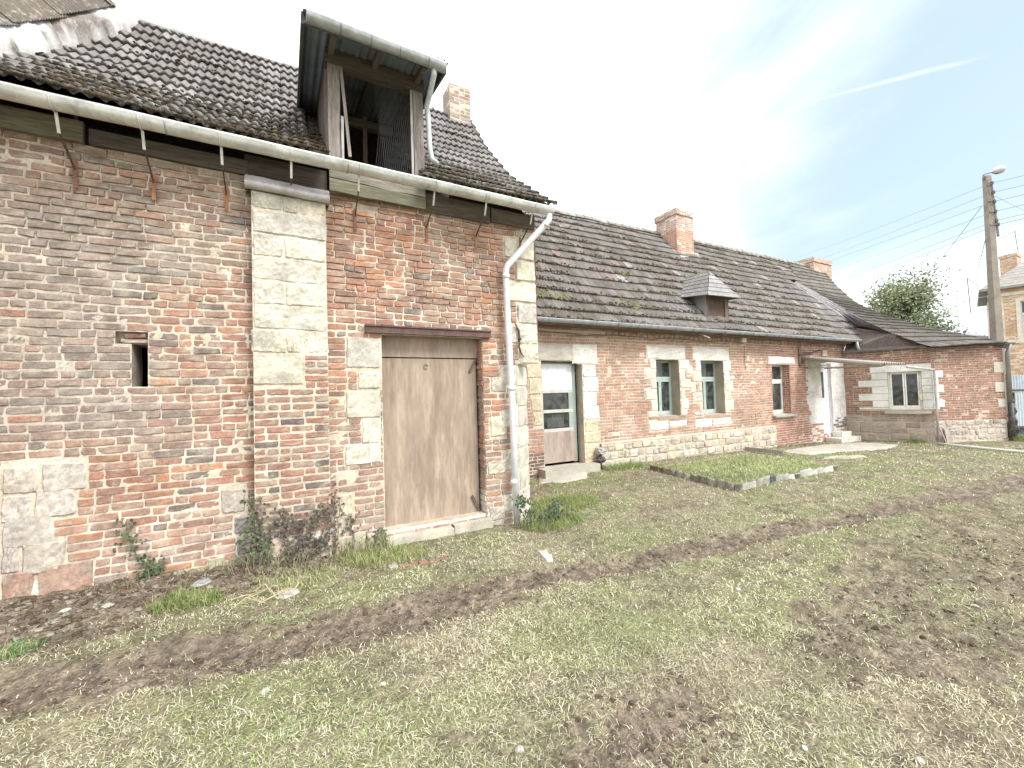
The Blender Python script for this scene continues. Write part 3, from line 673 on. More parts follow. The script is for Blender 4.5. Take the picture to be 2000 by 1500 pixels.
plank(1.62, 2.55, 4.06, 4.30, 5.27, (.15, .125, .105), .05); plank(2.57, 3.28, 4.09, 4.28, 5.262, (.17, .14, .11), .05)
for x in np.arange(-1.9, 3.2, .46)[:0]:
    if .4 < x < 1.65: continue
    mb.beam((x, 4.92, 4.27), (x, 5.5, 4.60), .07, .09, (.12, .10, .085))
mb.build('eaves_timber', M_woodh, barn)

# roof surfaces --------------------------------------------------
class Roof:
    """u along X, s up the slope along a polyline profile of (Y, z)"""
    def __init__(s, prof, sag=0):
        s.p = np.array(prof, float); d = np.linalg.norm(np.diff(s.p, axis=0), axis=1); s.s = np.r_[0, np.cumsum(d)]; s.sag = sag
    def at(s, u, t, h=0):
        t = np.asarray(t, float); y = np.interp(t, s.s, s.p[:, 0]); z = np.interp(t, s.s, s.p[:, 1])
        over = np.maximum(t-s.s[-1], 0)
        e = .08; dy = np.interp(t+e, s.s, s.p[:, 0])-np.interp(t-e, s.s, s.p[:, 0]); dz = np.interp(t+e, s.s, s.p[:, 1])-np.interp(t-e, s.s, s.p[:, 1]); l = np.hypot(dy, dz)+1e-9
        wv = s.sag*(fbm(np.asarray(u, float)*.45, t*.6, 61, 3)-.5)
        return np.stack([np.asarray(u, float)+0*t, y-dz/l*(h+wv), z+dy/l*(h+wv)], -1)
class PlaneRoof:
    def __init__(s, O, U, V, sag=.03):
        s.O = np.array(O, float); s.U = np.array(U, float)/np.linalg.norm(U); V = np.array(V, float); V = V-s.U*(V@s.U); s.V = V/np.linalg.norm(V); s.Nn = np.cross(s.U, s.V); s.Nn *= np.sign(s.Nn[2]); s.sag = sag
    def at(s, u, t, h=0):
        u = np.asarray(u, float); t = np.asarray(t, float); w = h+s.sag*(fbm(u*.45, t*.6, 62, 3)-.5)
        return s.O+u[..., None]*s.U+t[..., None]*s.V+np.asarray(w)[..., None]*s.Nn
    def inv(s, p): d = np.array(p)-s.O; return float(d@s.U), float(d@s.V)
    def hit(s, px, py): r = ray(px, py); t = ((s.O-CAMP)@s.Nn)/(r@s.Nn); return s.inv(CAMP+r*t)
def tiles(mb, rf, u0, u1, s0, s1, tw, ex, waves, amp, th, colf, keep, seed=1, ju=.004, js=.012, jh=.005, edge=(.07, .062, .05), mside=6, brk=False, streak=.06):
    r = random.Random(seed); m = waves*mside; ts = np.linspace(0, 1, m+1)
    pr = amp*(.5-.5*np.cos(ts*2*np.pi*waves))
    if brk: pr = amp*np.abs(np.sin(ts*np.pi*waves))**.7*-1+amp
    row = 0; s = s0
    while s < s1-.02:
        e2 = min(ex*1.12, s1-s+.02); c = 0; u = u0
        rowj = r.uniform(-.012, .012)
        while u < u1-.01:
            w = min(tw, u1-u)
            if keep(u+w/2, s+ex/2):
                a, b_, h = r.uniform(-ju, ju), r.uniform(-js, js)+rowj+(r.uniform(-.05, .0) if r.random() < .035 else 0), r.uniform(0, jh)*(2.5 if r.random() < .06 else 1)
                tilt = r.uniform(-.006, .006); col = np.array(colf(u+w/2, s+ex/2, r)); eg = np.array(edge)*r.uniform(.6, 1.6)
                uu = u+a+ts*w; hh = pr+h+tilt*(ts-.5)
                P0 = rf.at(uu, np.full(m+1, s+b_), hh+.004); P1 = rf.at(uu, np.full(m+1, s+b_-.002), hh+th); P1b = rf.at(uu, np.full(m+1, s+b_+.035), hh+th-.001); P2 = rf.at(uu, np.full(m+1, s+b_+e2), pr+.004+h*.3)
                k = m+1; cc = np.vstack([np.tile(eg, (k, 1)), np.tile(lerp(col, eg, .55), (k, 1)), np.tile(col, (k, 1)), np.tile(col*.93, (k, 1))])*(1+NR.uniform(-.08, .08, (4*k, 1)))*np.tile(1+NR.uniform(-streak, streak, (k, 1)), (4, 1))  # lower edges coloured dark: shade under the overlap painted in, along with mossy dirt
                mb.add(np.vstack([P0, P1, P1b, P2]), gridn(m+1, 4), cc)
            u += tw; c += 1
        s += ex; row += 1
BR = Roof([(4.93, 4.33), (5.6, 4.80), (6.3, 5.36), (6.9, 6.0), (8.02, 7.44)], .10)
def ct_barn(u, s, r):
    c = lerp((.14, .13, .12), (.27, .26, .25), r.random())
    q = float(fbm(u*1.6, s*2, 141, 3))
    if s < 1.5 and q > .30+s*.12: c = lerp(c, (.085, .075, .055), min(1, .25+r.random()))
    return c
mb = MB()
inD = lambda u, s: (.42 < u < 1.62 and s < 2.75)
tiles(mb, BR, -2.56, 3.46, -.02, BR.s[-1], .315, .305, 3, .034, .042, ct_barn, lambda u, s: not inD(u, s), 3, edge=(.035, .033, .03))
mb.build('roof', M_tile, barn, smooth=True)
mb = MB()
def deck(x0, x1, s0, s1, h, c, n=12):
    T = np.linspace(s0, s1, n); A = BR.at(np.full(n, x0), T, h); B = BR.at(np.full(n, x1), T, h)
    mb.add(np.vstack([A, B]), [(i, i+1, n+i+1, n+i) for i in range(n-1)], c)
sD = 2.6
for hh in (-.03, -.05):
    deck(-4.2, .44, 0, BR.s[-1], hh, (.09, .08, .07)); deck(1.6, 3.42, 0, BR.s[-1], hh, (.09, .08, .07)); deck(.44, 1.6, sD, BR.s[-1], hh, (.09, .08, .07))
mb.quad((-4.2, 8.0, 7.40), (3.42, 8.0, 7.40), (3.42, 11.0, 4.3), (-4.2, 11.0, 4.3), (.2, .2, .2))
mb.box((-4.1, 5.42, 3.9), (3.2, 10.6, 3.98), (.07, .06, .05))
T = np.linspace(0, BR.s[-1], 14); A = BR.at(np.full(14, 3.44), T, -.01); B = BR.at(np.full(14, 3.44), T, -.16)   # verge board
mb.add(np.vstack([A, B]), [(i, i+1, 14+i+1, 14+i) for i in range(13)], (.30, .27, .24))
mb.build('roof_deck', M_wood, barn)
# moss cushions on the lower courses
mb = MB()
for i in range(7000):
    u = rnd.uniform(-2.45, 3.4); s = abs(rnd.gauss(0, .65))
    if i % 5 == 0: s = rnd.uniform(0, 3.6)
    if s > 3.8 or inD(u, s): continue
    if float(fbm(np.array([u*1.3]), np.array([s*1.2]), 151, 3)[0]) < .40 and s > .3: continue
    s = round(s/.305)*.305+rnd.uniform(-.03, .09); s = max(s, .0)
    p = BR.at(np.array([u]), np.array([s]), .05)[0]
    lump(mb, p[0], p[1], p[2], rnd.uniform(.008, .030), rnd.choice([(.06, .05, .035), (.075, .06, .04), (.05, .045, .035), (.10, .07, .05), (.085, .065, .04)]), .6, 5)
mo = mb.build('moss', M_moss, barn, smooth=True); mo['kind'] = 'stuff'
# ridge
def ridge(name, pts, r, par, c=(.33, .32, .30), seg=.38, m=M_tile):
    mb = MB(); pts = np.array(pts, float); L = np.linalg.norm(pts[1]-pts[0]); d = (pts[1]-pts[0])/L; n = int(L/seg); sd2 = np.cross(d, (0, 0, 1)); sd2 /= np.linalg.norm(sd2)
    for i in range(n):
        a = pts[0]+d*seg*i; b2 = a+d*seg*1.06; q = rnd.uniform(-.012, .012); vs = []
        for p, rr_ in ((a, r*1.1), (b2, r)):
            for t in np.linspace(-.25, math.pi+.25, 9): vs.append(p+sd2*math.cos(t)*rr_*1.15+np.array([0, 0, 1])*(math.sin(t)*rr_+q))
        mb.add(vs, [(k, k+1, 10+k, 9+k) for k in range(8)]+[tuple(range(9))], np.array(c)*rnd.uniform(.8, 1.2))
        if rnd.random() < .7: lump(mb, a[0], a[1]-.03, a[2]+r*.9, rnd.uniform(.02, .05), (.36, .38, .28), .6, 6)
    return mb.build(name, m, par, smooth=True)
ridge('ridge', [(-1.9, 8.03, 7.42), (3.46, 8.03, 7.42)], .06, barn, (.30, .30, .29))
# barn chimney on the gable
def chimney(par, x0, x1, y0, y1, z0, z1, cols, crown=True, ch=.075):
    mb = MB()
    for O, U, w in (((x0, y0, 0), (1, 0), x1-x0), ((x0, y1, 0), (0, -1), y1-y0), ((x1, y0, 0), (0, 1), y1-y0), ((x1, y1, 0), (-1, 0), x1-x0)):
        f_ = Fr(O, U)
        brickwork(mb, f_, 0, w, z0, z1-(.2 if crown else .0), [], cols, ch, .22, .012, None, 4, 4, 0, .003, .003, .008, 3, .012)
        sheet(mb, f_, 0.0, w, z0, z1-(.2 if crown else 0), [], mort_farm, .2, -.006, .0)
        if crown:
            f2 = Fr(np.array(O)+f_.N*.04-f_.U*.04, U); brickwork(mb, f2, 0, w+.08, z1-.2, z1, [], cols, ch, .22, .012, None, 4, 4, 0, .003, .003, .008, 5, .012); sheet(mb, f2, 0, w+.08, z1-.2, z1, [], mort_farm, .2, -.006, 0)
    mb.box((x0+.01, y0+.01, z1-.19), (x1-.01, y1-.01, z1+.012), (.36, .35, .30))
    if crown: mb.box((x0-.03, y0-.03, z1-.19), (x1+.03, y1+.03, z1+.01), (.40, .36, .30))
    mb.box((x0+.06, y0+.06, z1), (x1-.06, y1-.06, z1+.04), (.34, .34, .28))
    return mb.build('chimney', M_farm, par)
chc = lambda u, v, r: np.array(r.choice([(.34, .24, .20), (.33, .28, .24), (.38, .34, .29)]))*r.uniform(.85, 1.15)
chimney(barn, 2.93, 3.38, 7.75, 8.15, 6.7, 7.93, chc, False)

# gutter of the barn
def gutter(par, p, q, r, c, m=M_zinc, seams=None, front=(0, -1, 0)):
    mb = MB(); p = np.array(p, float); q = np.array(q, float); L = np.linalg.norm(q-p); n = max(2, int(L/.25)); f = np.array(front, float); vs = []; k = 13
    cs = []
    for i in range(n+1):
        P = p+(q-p)*i/n+np.array([0, 0, .002*math.sin(i*1.7)])
        row = [P-f*r+np.array([0, 0, .012])]+[P+f*(-math.cos(t))*r+np.array([0, 0, -math.sin(t)*r]) for t in np.linspace(0, math.pi, 9)]
        row += [P+f*(r+.006)+np.array([0, 0, .012]), P+f*(r-.004)+np.array([0, 0, .022]), P+f*(r-.014)+np.array([0, 0, .010])]
        vs += row; cs += [np.array(c)*rnd.uniform(.93, 1.05)]*13
    mb.add(vs, [(i*k+j, i*k+j+1, (i+1)*k+j+1, (i+1)*k+j) for i in range(n) for j in range(k-1)], np.array(cs))
    for e, P in ((0, p), (n*k, q)): mb.add(vs[e:e+10], [tuple(range(10))], np.array(c)*.9)
    for w_ in ([.22, .43, .64, .86] if L > 1 else []):
        P = p+(q-p)*w_; mb.tube([P+f*(-math.cos(t))*(r+.003)+np.array([0, 0, -math.sin(t)*(r+.003)]) for t in np.linspace(0, math.pi, 11)], .005, np.array(c)*.55, 5)
    g_ = mb.build('gutter', m, par, smooth=True)
    return g_
BG = gutter(barn, (-4.2, 4.86, 4.235), (3.33, 4.86, 4.215), .078, (.62, .64, .62), M_zinc)
for i, x in enumerate((-2.25, -1.72, -1.15, -.55, .06, .74, 1.62, 2.32, 3.02)):
    mb = MB()
    mb.tube([(x, 4.86-.084*math.cos(t), 4.225-.084*math.sin(t)) for t in np.linspace(-.15, math.pi, 12)], .005, (.62, .62, .6), 6)
    mb.beam((x+.004, 4.90, 4.15), (x+.004, 4.96, 4.00), .022, .006, (.66, .66, .62), (0, -1, 0))
    mb.build('bracket', M_zinc, BG)
    mb = MB(); mb.beam((x+.004, 4.96, 4.01), (x+.004, 5.265, 3.84 if x != .06 else 4.0), .012, .02, (.12, .09, .075), (0, 0, 1))
    mb.beam((x+.004, 5.268, 3.93), (x+.004, 5.268, 3.66), .03, .008, rnd.choice([(.30, .13, .07), (.22, .12, .08), (.36, .17, .09)]), (0, -1, 0))
    if x > -.3 and x < .3: mb.n and None
    mb.build('strap', M_rust, BG)
mb = MB()
dp = [(3.27, 4.86, 4.20), (3.27, 4.86, 4.08), (3.24, 4.87, 4.03), (2.76, 5.18, 3.46), (2.735, 5.195, 3.38), (2.74, 5.2, 3.0), (2.77, 5.195, 1.5), (2.79, 5.19, -.27)]
mb.tube(dp, .045, (.74, .77, .82), 14)
dwo = mb.build('downpipe', M_pvc, barn, smooth=True)
for z in (1.72, .42, 3.3, 4.0):
    mb = MB(); x, y = (2.768, 5.195) if z < 2 else ((2.737, 5.197) if z < 3.5 else (3.22, 4.885))
    mb.tube([(x, y, z-.03), (x, y, z+.03)], .052 if z < 4 else .05, (.72, .75, .80), 14); mb.build('collar', M_pvc, dwo, smooth=True)
# tie iron
mb = MB(); pts = [onY(a, b_, 5.275) for a, b_ in ((1006, 632), (1013, 645), (1015, 662), (1014, 678), (1018, 690), (1024, 698))]
mb.tube(pts, [.012, .016, .014, .014, .012, .006], (.10, .075, .07), 8); mb.tube([pts[2]+np.array([0, .03, 0]), pts[2]-np.array([0, .02, 0])], .02, (.1, .07, .06), 8); mb.build('wall_anchor', M_rust, barn, smooth=True)
# loose cable along the wall head
mb = MB(); pts = []
for i in range(40):
    x = -2.4+i*.075; pts.append((x, 5.255-.01*math.sin(i), 4.02-.02*abs(math.sin(i*.33))-.006*math.sin(i*1.3)))
mb.tube(pts, .004, (.35, .3, .24), 5); mb.build('cable', M_cable, barn); mb = MB(); mb.tube([onY(a, b_, 5.27) for a, b_ in ((722, 822), (722, 860), (726, 910))], .004, (.7, .68, .64), 5); mb.build('cable', M_cable, barn)

# hoist dormer ------------------------------------------------------
DZ = lambda y: 5.69+(y-4.72)*.17
dorm_w = (.30, .26, .24)
mb = MB()
# corrugated sheets, ridged up the slope
def corr(mb, O, U, V, w, l, c, pitch=.09, amp=.012, nv=4, th=.003):
    O, U, V = (np.array(a, float) for a in (O, U, V)); U /= np.linalg.norm(U); V /= np.linalg.norm(V); Nn = np.cross(U, V); Nn *= np.sign(Nn[2] or 1)
    n = int(w/pitch*8); uu = np.linspace(0, w, n+1); hh = amp*np.sin(uu/pitch*2*np.pi)
    for off in (0, -th):
        vs = np.vstack([O+uu[:, None]*U+(l*j/nv)*V+(hh+off)[:, None]*Nn for j in range(nv+1)]); mb.add(vs, gridn(n+1, nv+1), np.array(c)*(1+NR.uniform(-.06, .06, (len(vs), 1))))
RU = (1, 0, 0); RV = (0, 1, .17)
corr(mb, (.19, 4.74, DZ(4.74)+.03), RU, RV, 1.60, 2.5, (.26, .31, .36))
drf = mb.build('dormer_roof', M_zinc, barn, smooth=True)
mb = MB()
mb.beam((.19, 4.80, DZ(4.80)-.02), (.19, 7.1, DZ(7.1)-.02), .03, .12, (.10, .10, .11)); mb.beam((1.77, 4.80, DZ(4.80)-.02), (1.77, 7.1, DZ(7.1)-.02), .03, .12, (.12, .11, .1))
mb.beam((.2, 4.82, DZ(4.82)-.02), (1.76, 4.82, DZ(4.82)-.02), .03, .10, (.14, .13, .13))
for x in (.5, 1.0, 1.53): mb.beam((x, 4.84, DZ(4.84)-.04), (x, 6.95, DZ(6.95)-.04), .06, .07, (.15, .13, .12))
fr_ = mb.build('dormer', M_wood, barn)
def part(nm, fn, m=None, par=None):
    m = m or (M_woodh if nm in ('header_beam', 'tie_beam', 'sill_boards') else M_woodv)
    mb_ = MB(); fn(mb_); return mb_.build(nm, m, par if par is not None else fr_)
part('post', lambda b: b.beam((.53, 5.30, 4.16), (.53, 5.30, 5.84), .13, .12, (.27, .235, .215), (0, -1, 0), .004, 6))
part('post', lambda b: b.beam((1.545, 5.30, 4.12), (1.545, 5.30, 5.84), .13, .12, (.28, .25, .235), (0, -1, 0), .004, 6))
part('header_beam', lambda b: b.beam((.44, 5.29, 5.70), (1.62, 5.29, 5.70), .13, .17, (.13, .105, .095), (0, 0, 1), .004, 6))
part('strut', lambda b: b.beam((.605, 5.25, 5.66), (.70, 5.27, 4.55), .035, .03, (.36, .31, .28), (0, -1, 0)))
part('batten', lambda b: b.beam((1.455, 5.24, 5.6), (1.455, 5.24, 4.14), .028, .02, (.44, .43, .43), (0, -1, 0)))
part('batten', lambda b: b.beam((.615, 5.23, 5.0), (.615, 5.23, 4.30), .028, .02, (.44, .43, .43), (0, -1, 0)))
part('post', lambda b: b.beam((1.08, 6.5, 4.2), (1.08, 6.5, 5.9), .06, .06, (.30, .26, .22), (0, -1, 0)))
part('tie_beam', lambda b: b.beam((.5, 6.5, 5.78), (1.5, 6.5, 5.78), .08, .12, (.26, .23, .2)))
def cheek(b, X, c):
    y = 5.36; 
    while y < 6.95:
        w = rnd.uniform(.10, .16); zb = max(4.2, float(np.interp(y, BR.p[:, 0], BR.p[:, 1]))-.05) if True else 4.2
        zt_ = DZ(y)-.02
        if zt_ > zb+.05: b.box((X-.012, y, zb), (X+.012+rnd.uniform(0, .008), y+w-.008, zt_), np.array(c)*rnd.uniform(.75, 1.2))
        y += w
part('cheek', lambda b: cheek(b, .46, (.20, .175, .16))); part('cheek', lambda b: cheek(b, 1.60, (.30, .26, .24)))
def lowboards(b):
    for i, (z0, z1, c) in enumerate(((4.36, 4.46, (.20, .18, .16)), (4.22, 4.36, (.23, .22, .18)), (4.06, 4.215, (.19, .19, .135)))):
        n_ = 6; vs = []
        for k in range(n_+1):
            x = .46+(1.60-.46)*k/n_; a = rnd.uniform(-.008, .008); zz = -.02*k/n_
            y = 5.20-.004*i; vs += [(x, y, z0+a+zz), (x, y, z1-.006+a*.5+zz), (x, y+.03, z1-.006+zz), (x, y+.03, z0+a+zz)]
        b.add(vs, [(q*4+k, (q+1)*4+k, (q+1)*4+(k+1) % 4, q*4+(k+1) % 4) for q in range(n_) for k in range(4)]+[(0, 1, 2, 3)], c)
part('sill_boards', lowboards)
def wire(b):
    for k in range(22):
        x = 1.0+k*.026
        b.tube([(x, 5.28, 4.5), (x+.12, 5.28, 4.5+min(1.1, 1.15))], .0009, (.16, .16, .17), 3, False); b.tube([(x+.12, 5.282, 4.5), (x, 5.282, 5.6)], .0009, (.16, .16, .17), 3, False)
part('wire_mesh', wire, M_cable)
dgt = gutter(fr_, (.22, 4.70, 5.64), (1.73, 4.70, 5.61), .065, (.46, .50, .52), M_zinc)
mb = MB()
mb.tube([(1.60, 4.72, 5.58), (1.60, 4.74, 5.50), (1.60, 5.05, 5.30), (1.62, 5.07, 5.2), (1.635, 5.08, 4.80), (1.66, 5.08, 4.66), (1.73, 5.06, 4.60)], .034, (.52, .55, .57), 12); mb.build('downpipe', M_zinc, fr_, smooth=True)
# =PART3=
# ------------------------------------------------------------------ taller building on the left with whitewashed parapet
tb = thing('annex', 'taller building left of the barn with red corrugated cladding above a lichen whitened parapet', 'annex', (-4.0, 6.5, -.1))
mb = MB()
PX = lambda y: float(np.interp(y, [5, 6.3, 7.04, 7.35, 7.9], [-2.42, -2.38, -2.25, -2.10, -1.87]))+2.06
T = np.linspace(-.1, BR.s[-1]+.3, 70)
vs = []; 
for t in T:
    e = .24+.04*float(fbm(np.array([t*2]), np.array([1.]), 5, 3)[0])
    q = BR.at(np.array([-2.1]), np.array([t]), -.1)[0]
    for x, h in ((-2.06, -.1), (-2.09, .10), (-2.12, e*.8), (-2.17, e), (-2.42, e+.02), (-2.46, -.1)):
        p = BR.at(np.array([x+PX(q[1])]), np.array([t]), h)[0]; vs.append(p+NR.uniform(-.018, .018, 3))
cc = []
for p in vs:
    k = float(fbm(np.array([p[1]*3]), np.array([p[2]*3]), 161, 4)[0]); cc.append(lerp((.20, .17, .15), (.66, .66, .64), float(sm(k, .40, .52))))
mb.add(vs, [(i*6+k, i*6+k+1, (i+1)*6+k+1, (i+1)*6+k) for i in range(69) for k in range(5)]+[(0, 1, 2, 3, 4, 5)], np.array(cc))
mb.build('parapet', M_slate, tb, smooth=True)
mb = MB()      # short pitched corrugated weathering strips lying against the red wall
red0 = -2.86
for i in range(5):
    t0, t1 = -.2+i*1.0, -.2+(i+1)*1.0+.12
    yq0, yq1 = BR.at(np.array([0.]), np.array([t0]), 0)[0][1], BR.at(np.array([0.]), np.array([t1]), 0)[0][1]
    a = BR.at(np.array([-2.15+PX(yq0)]), np.array([t0]), .27+.012*i)[0]; b2 = BR.at(np.array([-2.15+PX(yq1)]), np.array([t1]), .27-.02+.012*i)[0]
    d = (b2-a); w = np.linalg.norm(d)
    corr(mb, a, d/w, np.array([-.80, .0, .62]), w, .60, rnd.choice([(.19, .165, .13), (.22, .19, .14), (.17, .15, .13)]), .055, .010)
mb.build('weathering_sheet', M_slate, tb, smooth=True)
mb = MB()
corr(mb, (red0, 3.9, 4.0), (0, 1, 0), (0, 0, 1), 4.85, 5.2, (.30, .13, .12), .076, .01, 6); mb.box((-6.5, 4.2, -.4), (red0-.06, 9.2, 8.4), (.35, .2, .17))
mb.build('cladding', M_paint, tb, smooth=True)
mb = MB(); mb.slab([(-6.6, 3.8, 9.15), (-2.75, 3.8, 9.15), (-2.75, 8.85, 9.35), (-6.6, 8.85, 9.35)], .12, (.12, .1, .1)); mb.build('roof', M_slate, tb)

# ------------------------------------------------------------------ FARMHOUSE
farm = thing('farmhouse', 'long low red brick farmhouse with mossy tiled roof, teal windows and a half glazed door', 'farmhouse', (10.5, 7.6, -.1))
FF = Fr((0, 7.6, 0), (1, 0)); FF.warp = .05
XA = 17.5
fdoor = (4.80, 5.87, .06, 2.36); W1 = (8.20, 9.03, .98, 2.43); W2 = (9.90, 10.83, .95, 2.43); W3 = (13.14, 14.10, .80, 2.36); D2 = (15.98, 16.62, .02, 2.42)
ops = [fdoor, W1, W2, W3, D2]
fst = []
def SF(r, c): fst.append((r, c))
r5 = random.Random(9)
wl = lambda: st_wht(r5)
# surrounds
SF((4.45, 5.60, 2.36, 2.74), np.array((.56, .54, .48))); SF((5.62, 6.32, 2.30, 2.74), wl())
z = 2.28
for i, h in enumerate((.3, .32, .34, .3, .28, .26, .3)):
    c = wl() if i < 4 else np.array((.60, .52, .36)); SF((5.88, 6.28+(.05 if i % 2 else -.02), z-h+.01, z), c); z -= h
for z0, z1, x0 in ((2.0, 2.34, 4.42), (1.62, 1.98, 4.46), (1.28, 1.60, 4.5), (.96, 1.26, 4.55)): SF((x0, 4.79, z0, z1), np.array((.58, .54, .40))*r5.uniform(.94, 1.05))
for (a, b_, c, d), in ((W1,), (W2,)):
    SF((a-.30, b_+.28, d+.005, d+.34), wl())
    z = d; i = 0
    while z > c+.06:
        h = r5.uniform(.24, .34); zz = max(z-h, c+.0)
        e1, e2 = ((.42, .25) if i % 2 else (.20, .42))
        if r5.random() < .9: SF((a-e1*r5.uniform(.8, 1.1), a-.005, zz+.005, z), (wl() if i == 0 else st_yel(r5)))
        SF((b_+.005, b_+e2*r5.uniform(.75, 1.1), zz+.005, z), (wl() if i < 2 else st_yel(r5))); z = zz; i += 1
    SF((a-.32, a+.36, c-.34, c-.10), wl()); SF((a+.38, b_+.22, c-.30, c-.12), wl()*.95)
SF((9.42, 9.66, 1.55, 1.84), st_yel(r5)); SF((9.30, 9.56, 2.05, 2.3), st_yel(r5)); 
SF((12.98, 14.42, 2.385, 2.60), np.array((.78, .78, .77)))
WZ = (15.12, XA, .16, 2.62)
holesF = ops+[r for r, c in fst]
plz = lambda x: .46
mb = MB(); MOT[0] = .4; MOT[1] = (.58, .49, .40)
def cF(u, v, r):
    c = brick_farm(u, v, r)
    if u < 4.9 and v < .45: c = lerp(c, (.05, .045, .045), .85*float(1-sm(v, .3, .5)) if r.random() < .9 else .2)
    if u < 6.4 and v < 1.0 and u > 5.8: c = lerp(c, (.50, .40, .24), .8)
    if v > 2.9: c = lerp(c, (.24, .17, .13), .35)
    left = 15.02+(2.6-v)*.09
    if u > left and v < 2.62:
        wt = 1.0 if v > .42 else (.85 if r.random() < .5 else .0)
        if v < .55 and v > .2 and u > 16.7 and r.random() < .55: return np.array((.12, .13, .17))
        c = lerp(c, np.array((.80, .79, .775))*r.uniform(.96, 1.02), wt)
    return c
brickwork(mb, FF, 3.0, XA, -.4, 3.0, holesF+[(6.2, 13.15, -.5, .46)], cF, .073, .235, .012, lambda u, v: (float(fbm(np.array([u*.6]), np.array([v]), 8, 3)[0])-.5)*.008+.003, 4, 4, .002, .004, .010, .008, 6, .014)
for (r, c) in fst: block(mb, FF, r[0]+.006, r[1]-.006, r[2]+.006, r[3]-.006, c, .010, .03, .03, .022, 11, 9, .005, .08)
def mortF(u, v):
    c = mort_farm(u, v); k = ((u > 15.1+(2.6-v)*.09) & (v < 2.62) & (v > .4))[:, None]
    return np.where(k, np.array([[.80, .79, .77]]), c)
sheet(mb, FF, 3.0, XA, -.4, 3.25, ops, mortF, .06, -.006, .004)
# sawtooth course under the eaves
x = 6.6
while x < XA-.1:
    block(mb, FF, x, x+.11, 2.98, 3.05, brick_farm(x, 3, r5), .035, .05, .008, .003, 4, 4); x += .19
brickwork(mb, Fr((0, 7.6, 0), (1, 0)), 3.0, XA, 3.05, 3.22, [], lambda u, v, r: brick_farm(u, v, r)*.7, .073, .235, .012, lambda u, v: .045, 4, 4, 0, b=.05)
reveal(mb, FF, fdoor, .24, (.52, .50, .42), sides='rtb'); reveal(mb, FF, W1, .30, (.38, .34, .27)); reveal(mb, FF, W2, .30, (.38, .34, .27)); reveal(mb, FF, D2, .12, (.70, .69, .68))
reveal(mb, FF, W3, .27, (.55, .45, .38), sides='ltb')
FR3 = Fr((W3[1], 7.88, 0), (0, -1)); brickwork(mb, FR3, 0, .27, W3[2], W3[3], [], lambda u, v, r: np.array((.33, .115, .09))*r.uniform(.8, 1.15), .073, .13, .012, lambda u, v: .006, 4, 4, 0)
mb.quad((W3[1]+.004, 7.9, W3[2]), (W3[1]+.004, 7.6, W3[2]), (W3[1]+.004, 7.6, W3[3]), (W3[1]+.004, 7.9, W3[3]), (.56, .45, .38))
for (a, b_, c, d), y in ((fdoor, 7.82), (W1, 7.9), (W2, 7.9)): pass
mb.box((3.35, 13.8, -.4), (XA+4, 14.0, 3.1), (.40, .25, .19)); mb.quad((3.35, 7.65, -.4), (3.35, 13.9, -.4), (3.35, 13.9, 3.1), (3.35, 7.65, 3.1), (.4, .25, .19))
mb.add([(3.36, 7.62, 3.1), (3.36, 13.9, 3.1), (3.36, 10.8, 7.2)], [(0, 1, 2)], (.40, .25, .19))
mb.build('wall', M_farm, farm)
for nm, w_, dp_ in (('a', fdoor, .26), ('b', W1, .34), ('c', W2, .34), ('d', W3, .3)): darkroom('interior', FF, w_, dp_, farm, (.055, .05, .045), 2.0, .3)
# plinth
mb = MB(); FP = Fr((0, 7.53, 0), (1, 0)); r6 = random.Random(3); MOT[0] = .6
for z0, z1 in ((-.30, -.10), (-.10, .09), (.09, .27), (.27, .44)):
    x = 6.28+r6.uniform(0, .12)
    while x < 13.1:
        w = r6.uniform(.16, .36)
        zz = r6.uniform(-.015, .015)
        cc = np.array(r6.choice([(.56, .50, .42), (.50, .43, .36), (.58, .55, .48), (.48, .40, .33), (.60, .52, .38)]))*r6.uniform(.9, 1.1)
        block(mb, FP, x, min(x+w-.02, 13.12), z0+.01+zz, z1-.012+zz, cc, r6.uniform(0, .02), .04, .03, .014, 6, 6, .006, .08); x += w
sheet(mb, FP, 6.3, 13.12, -.4, .455, [], lambda u, v: np.tile((.60, .53, .42), (len(u), 1)), .1, -.01, .006)
mb.add([(6.3, 7.53, .45), (13.12, 7.53, .45), (13.12, 7.6, .49), (6.3, 7.6, .49)], [(0, 1, 2, 3)], (.52, .46, .38))
for zz, cc in ((.30, (.5, .48, .45)), (.10, (.10, .09, .08)), (-.1, (.08, .07, .06))):  # the near-black lumps stand for a dark hollow, its shade put into their colour
    lump(mb, 6.22, 7.5, zz+.02, .14, cc, .62, 8)
mb.build('plinth', M_stone, farm)
MOT[0] = 0
# half glazed door
TE = (.30, .36, .34); GRY = (.38, .37, .34)
mb = MB(); y = 7.78
x0, x1, z0, z1 = 4.83, 5.80, .10, 2.34
for a in ((x0, y, z0), (x1-.09, y, z0)): mb.box(a, (a[0]+.09, y+.06, z1), TE)
mb.box((x0+.09, y+.001, z1-.06), (x1-.09, y+.059, z1), TE)
fdo = mb.build('door', M_paint, farm)
mb = MB(); mb.box((x0+.07, y-.008, 1.72), (x1-.10, y+.012, 2.30), (.76, .79, .84)); mb.build('blocked_light', M_paint, fdo)
mb = MB(); 
for zz in (1.66, 1.22, .80): mb.box((x0+.09, y-.004, zz), (x1-.09, y+.05, zz+.07), (.52, .53, .49))
mb.box((x1-.20, y-.003, .87), (x1-.09, y+.052, 1.66), (.34, .40, .37)); mb.build('rail', M_paint, fdo)
mb = MB(); mb.box((x0+.05, y-.006, .12), (x1-.045, y+.02, .80), (.38, .31, .27)); mb.build('door_panel', M_ply, fdo)
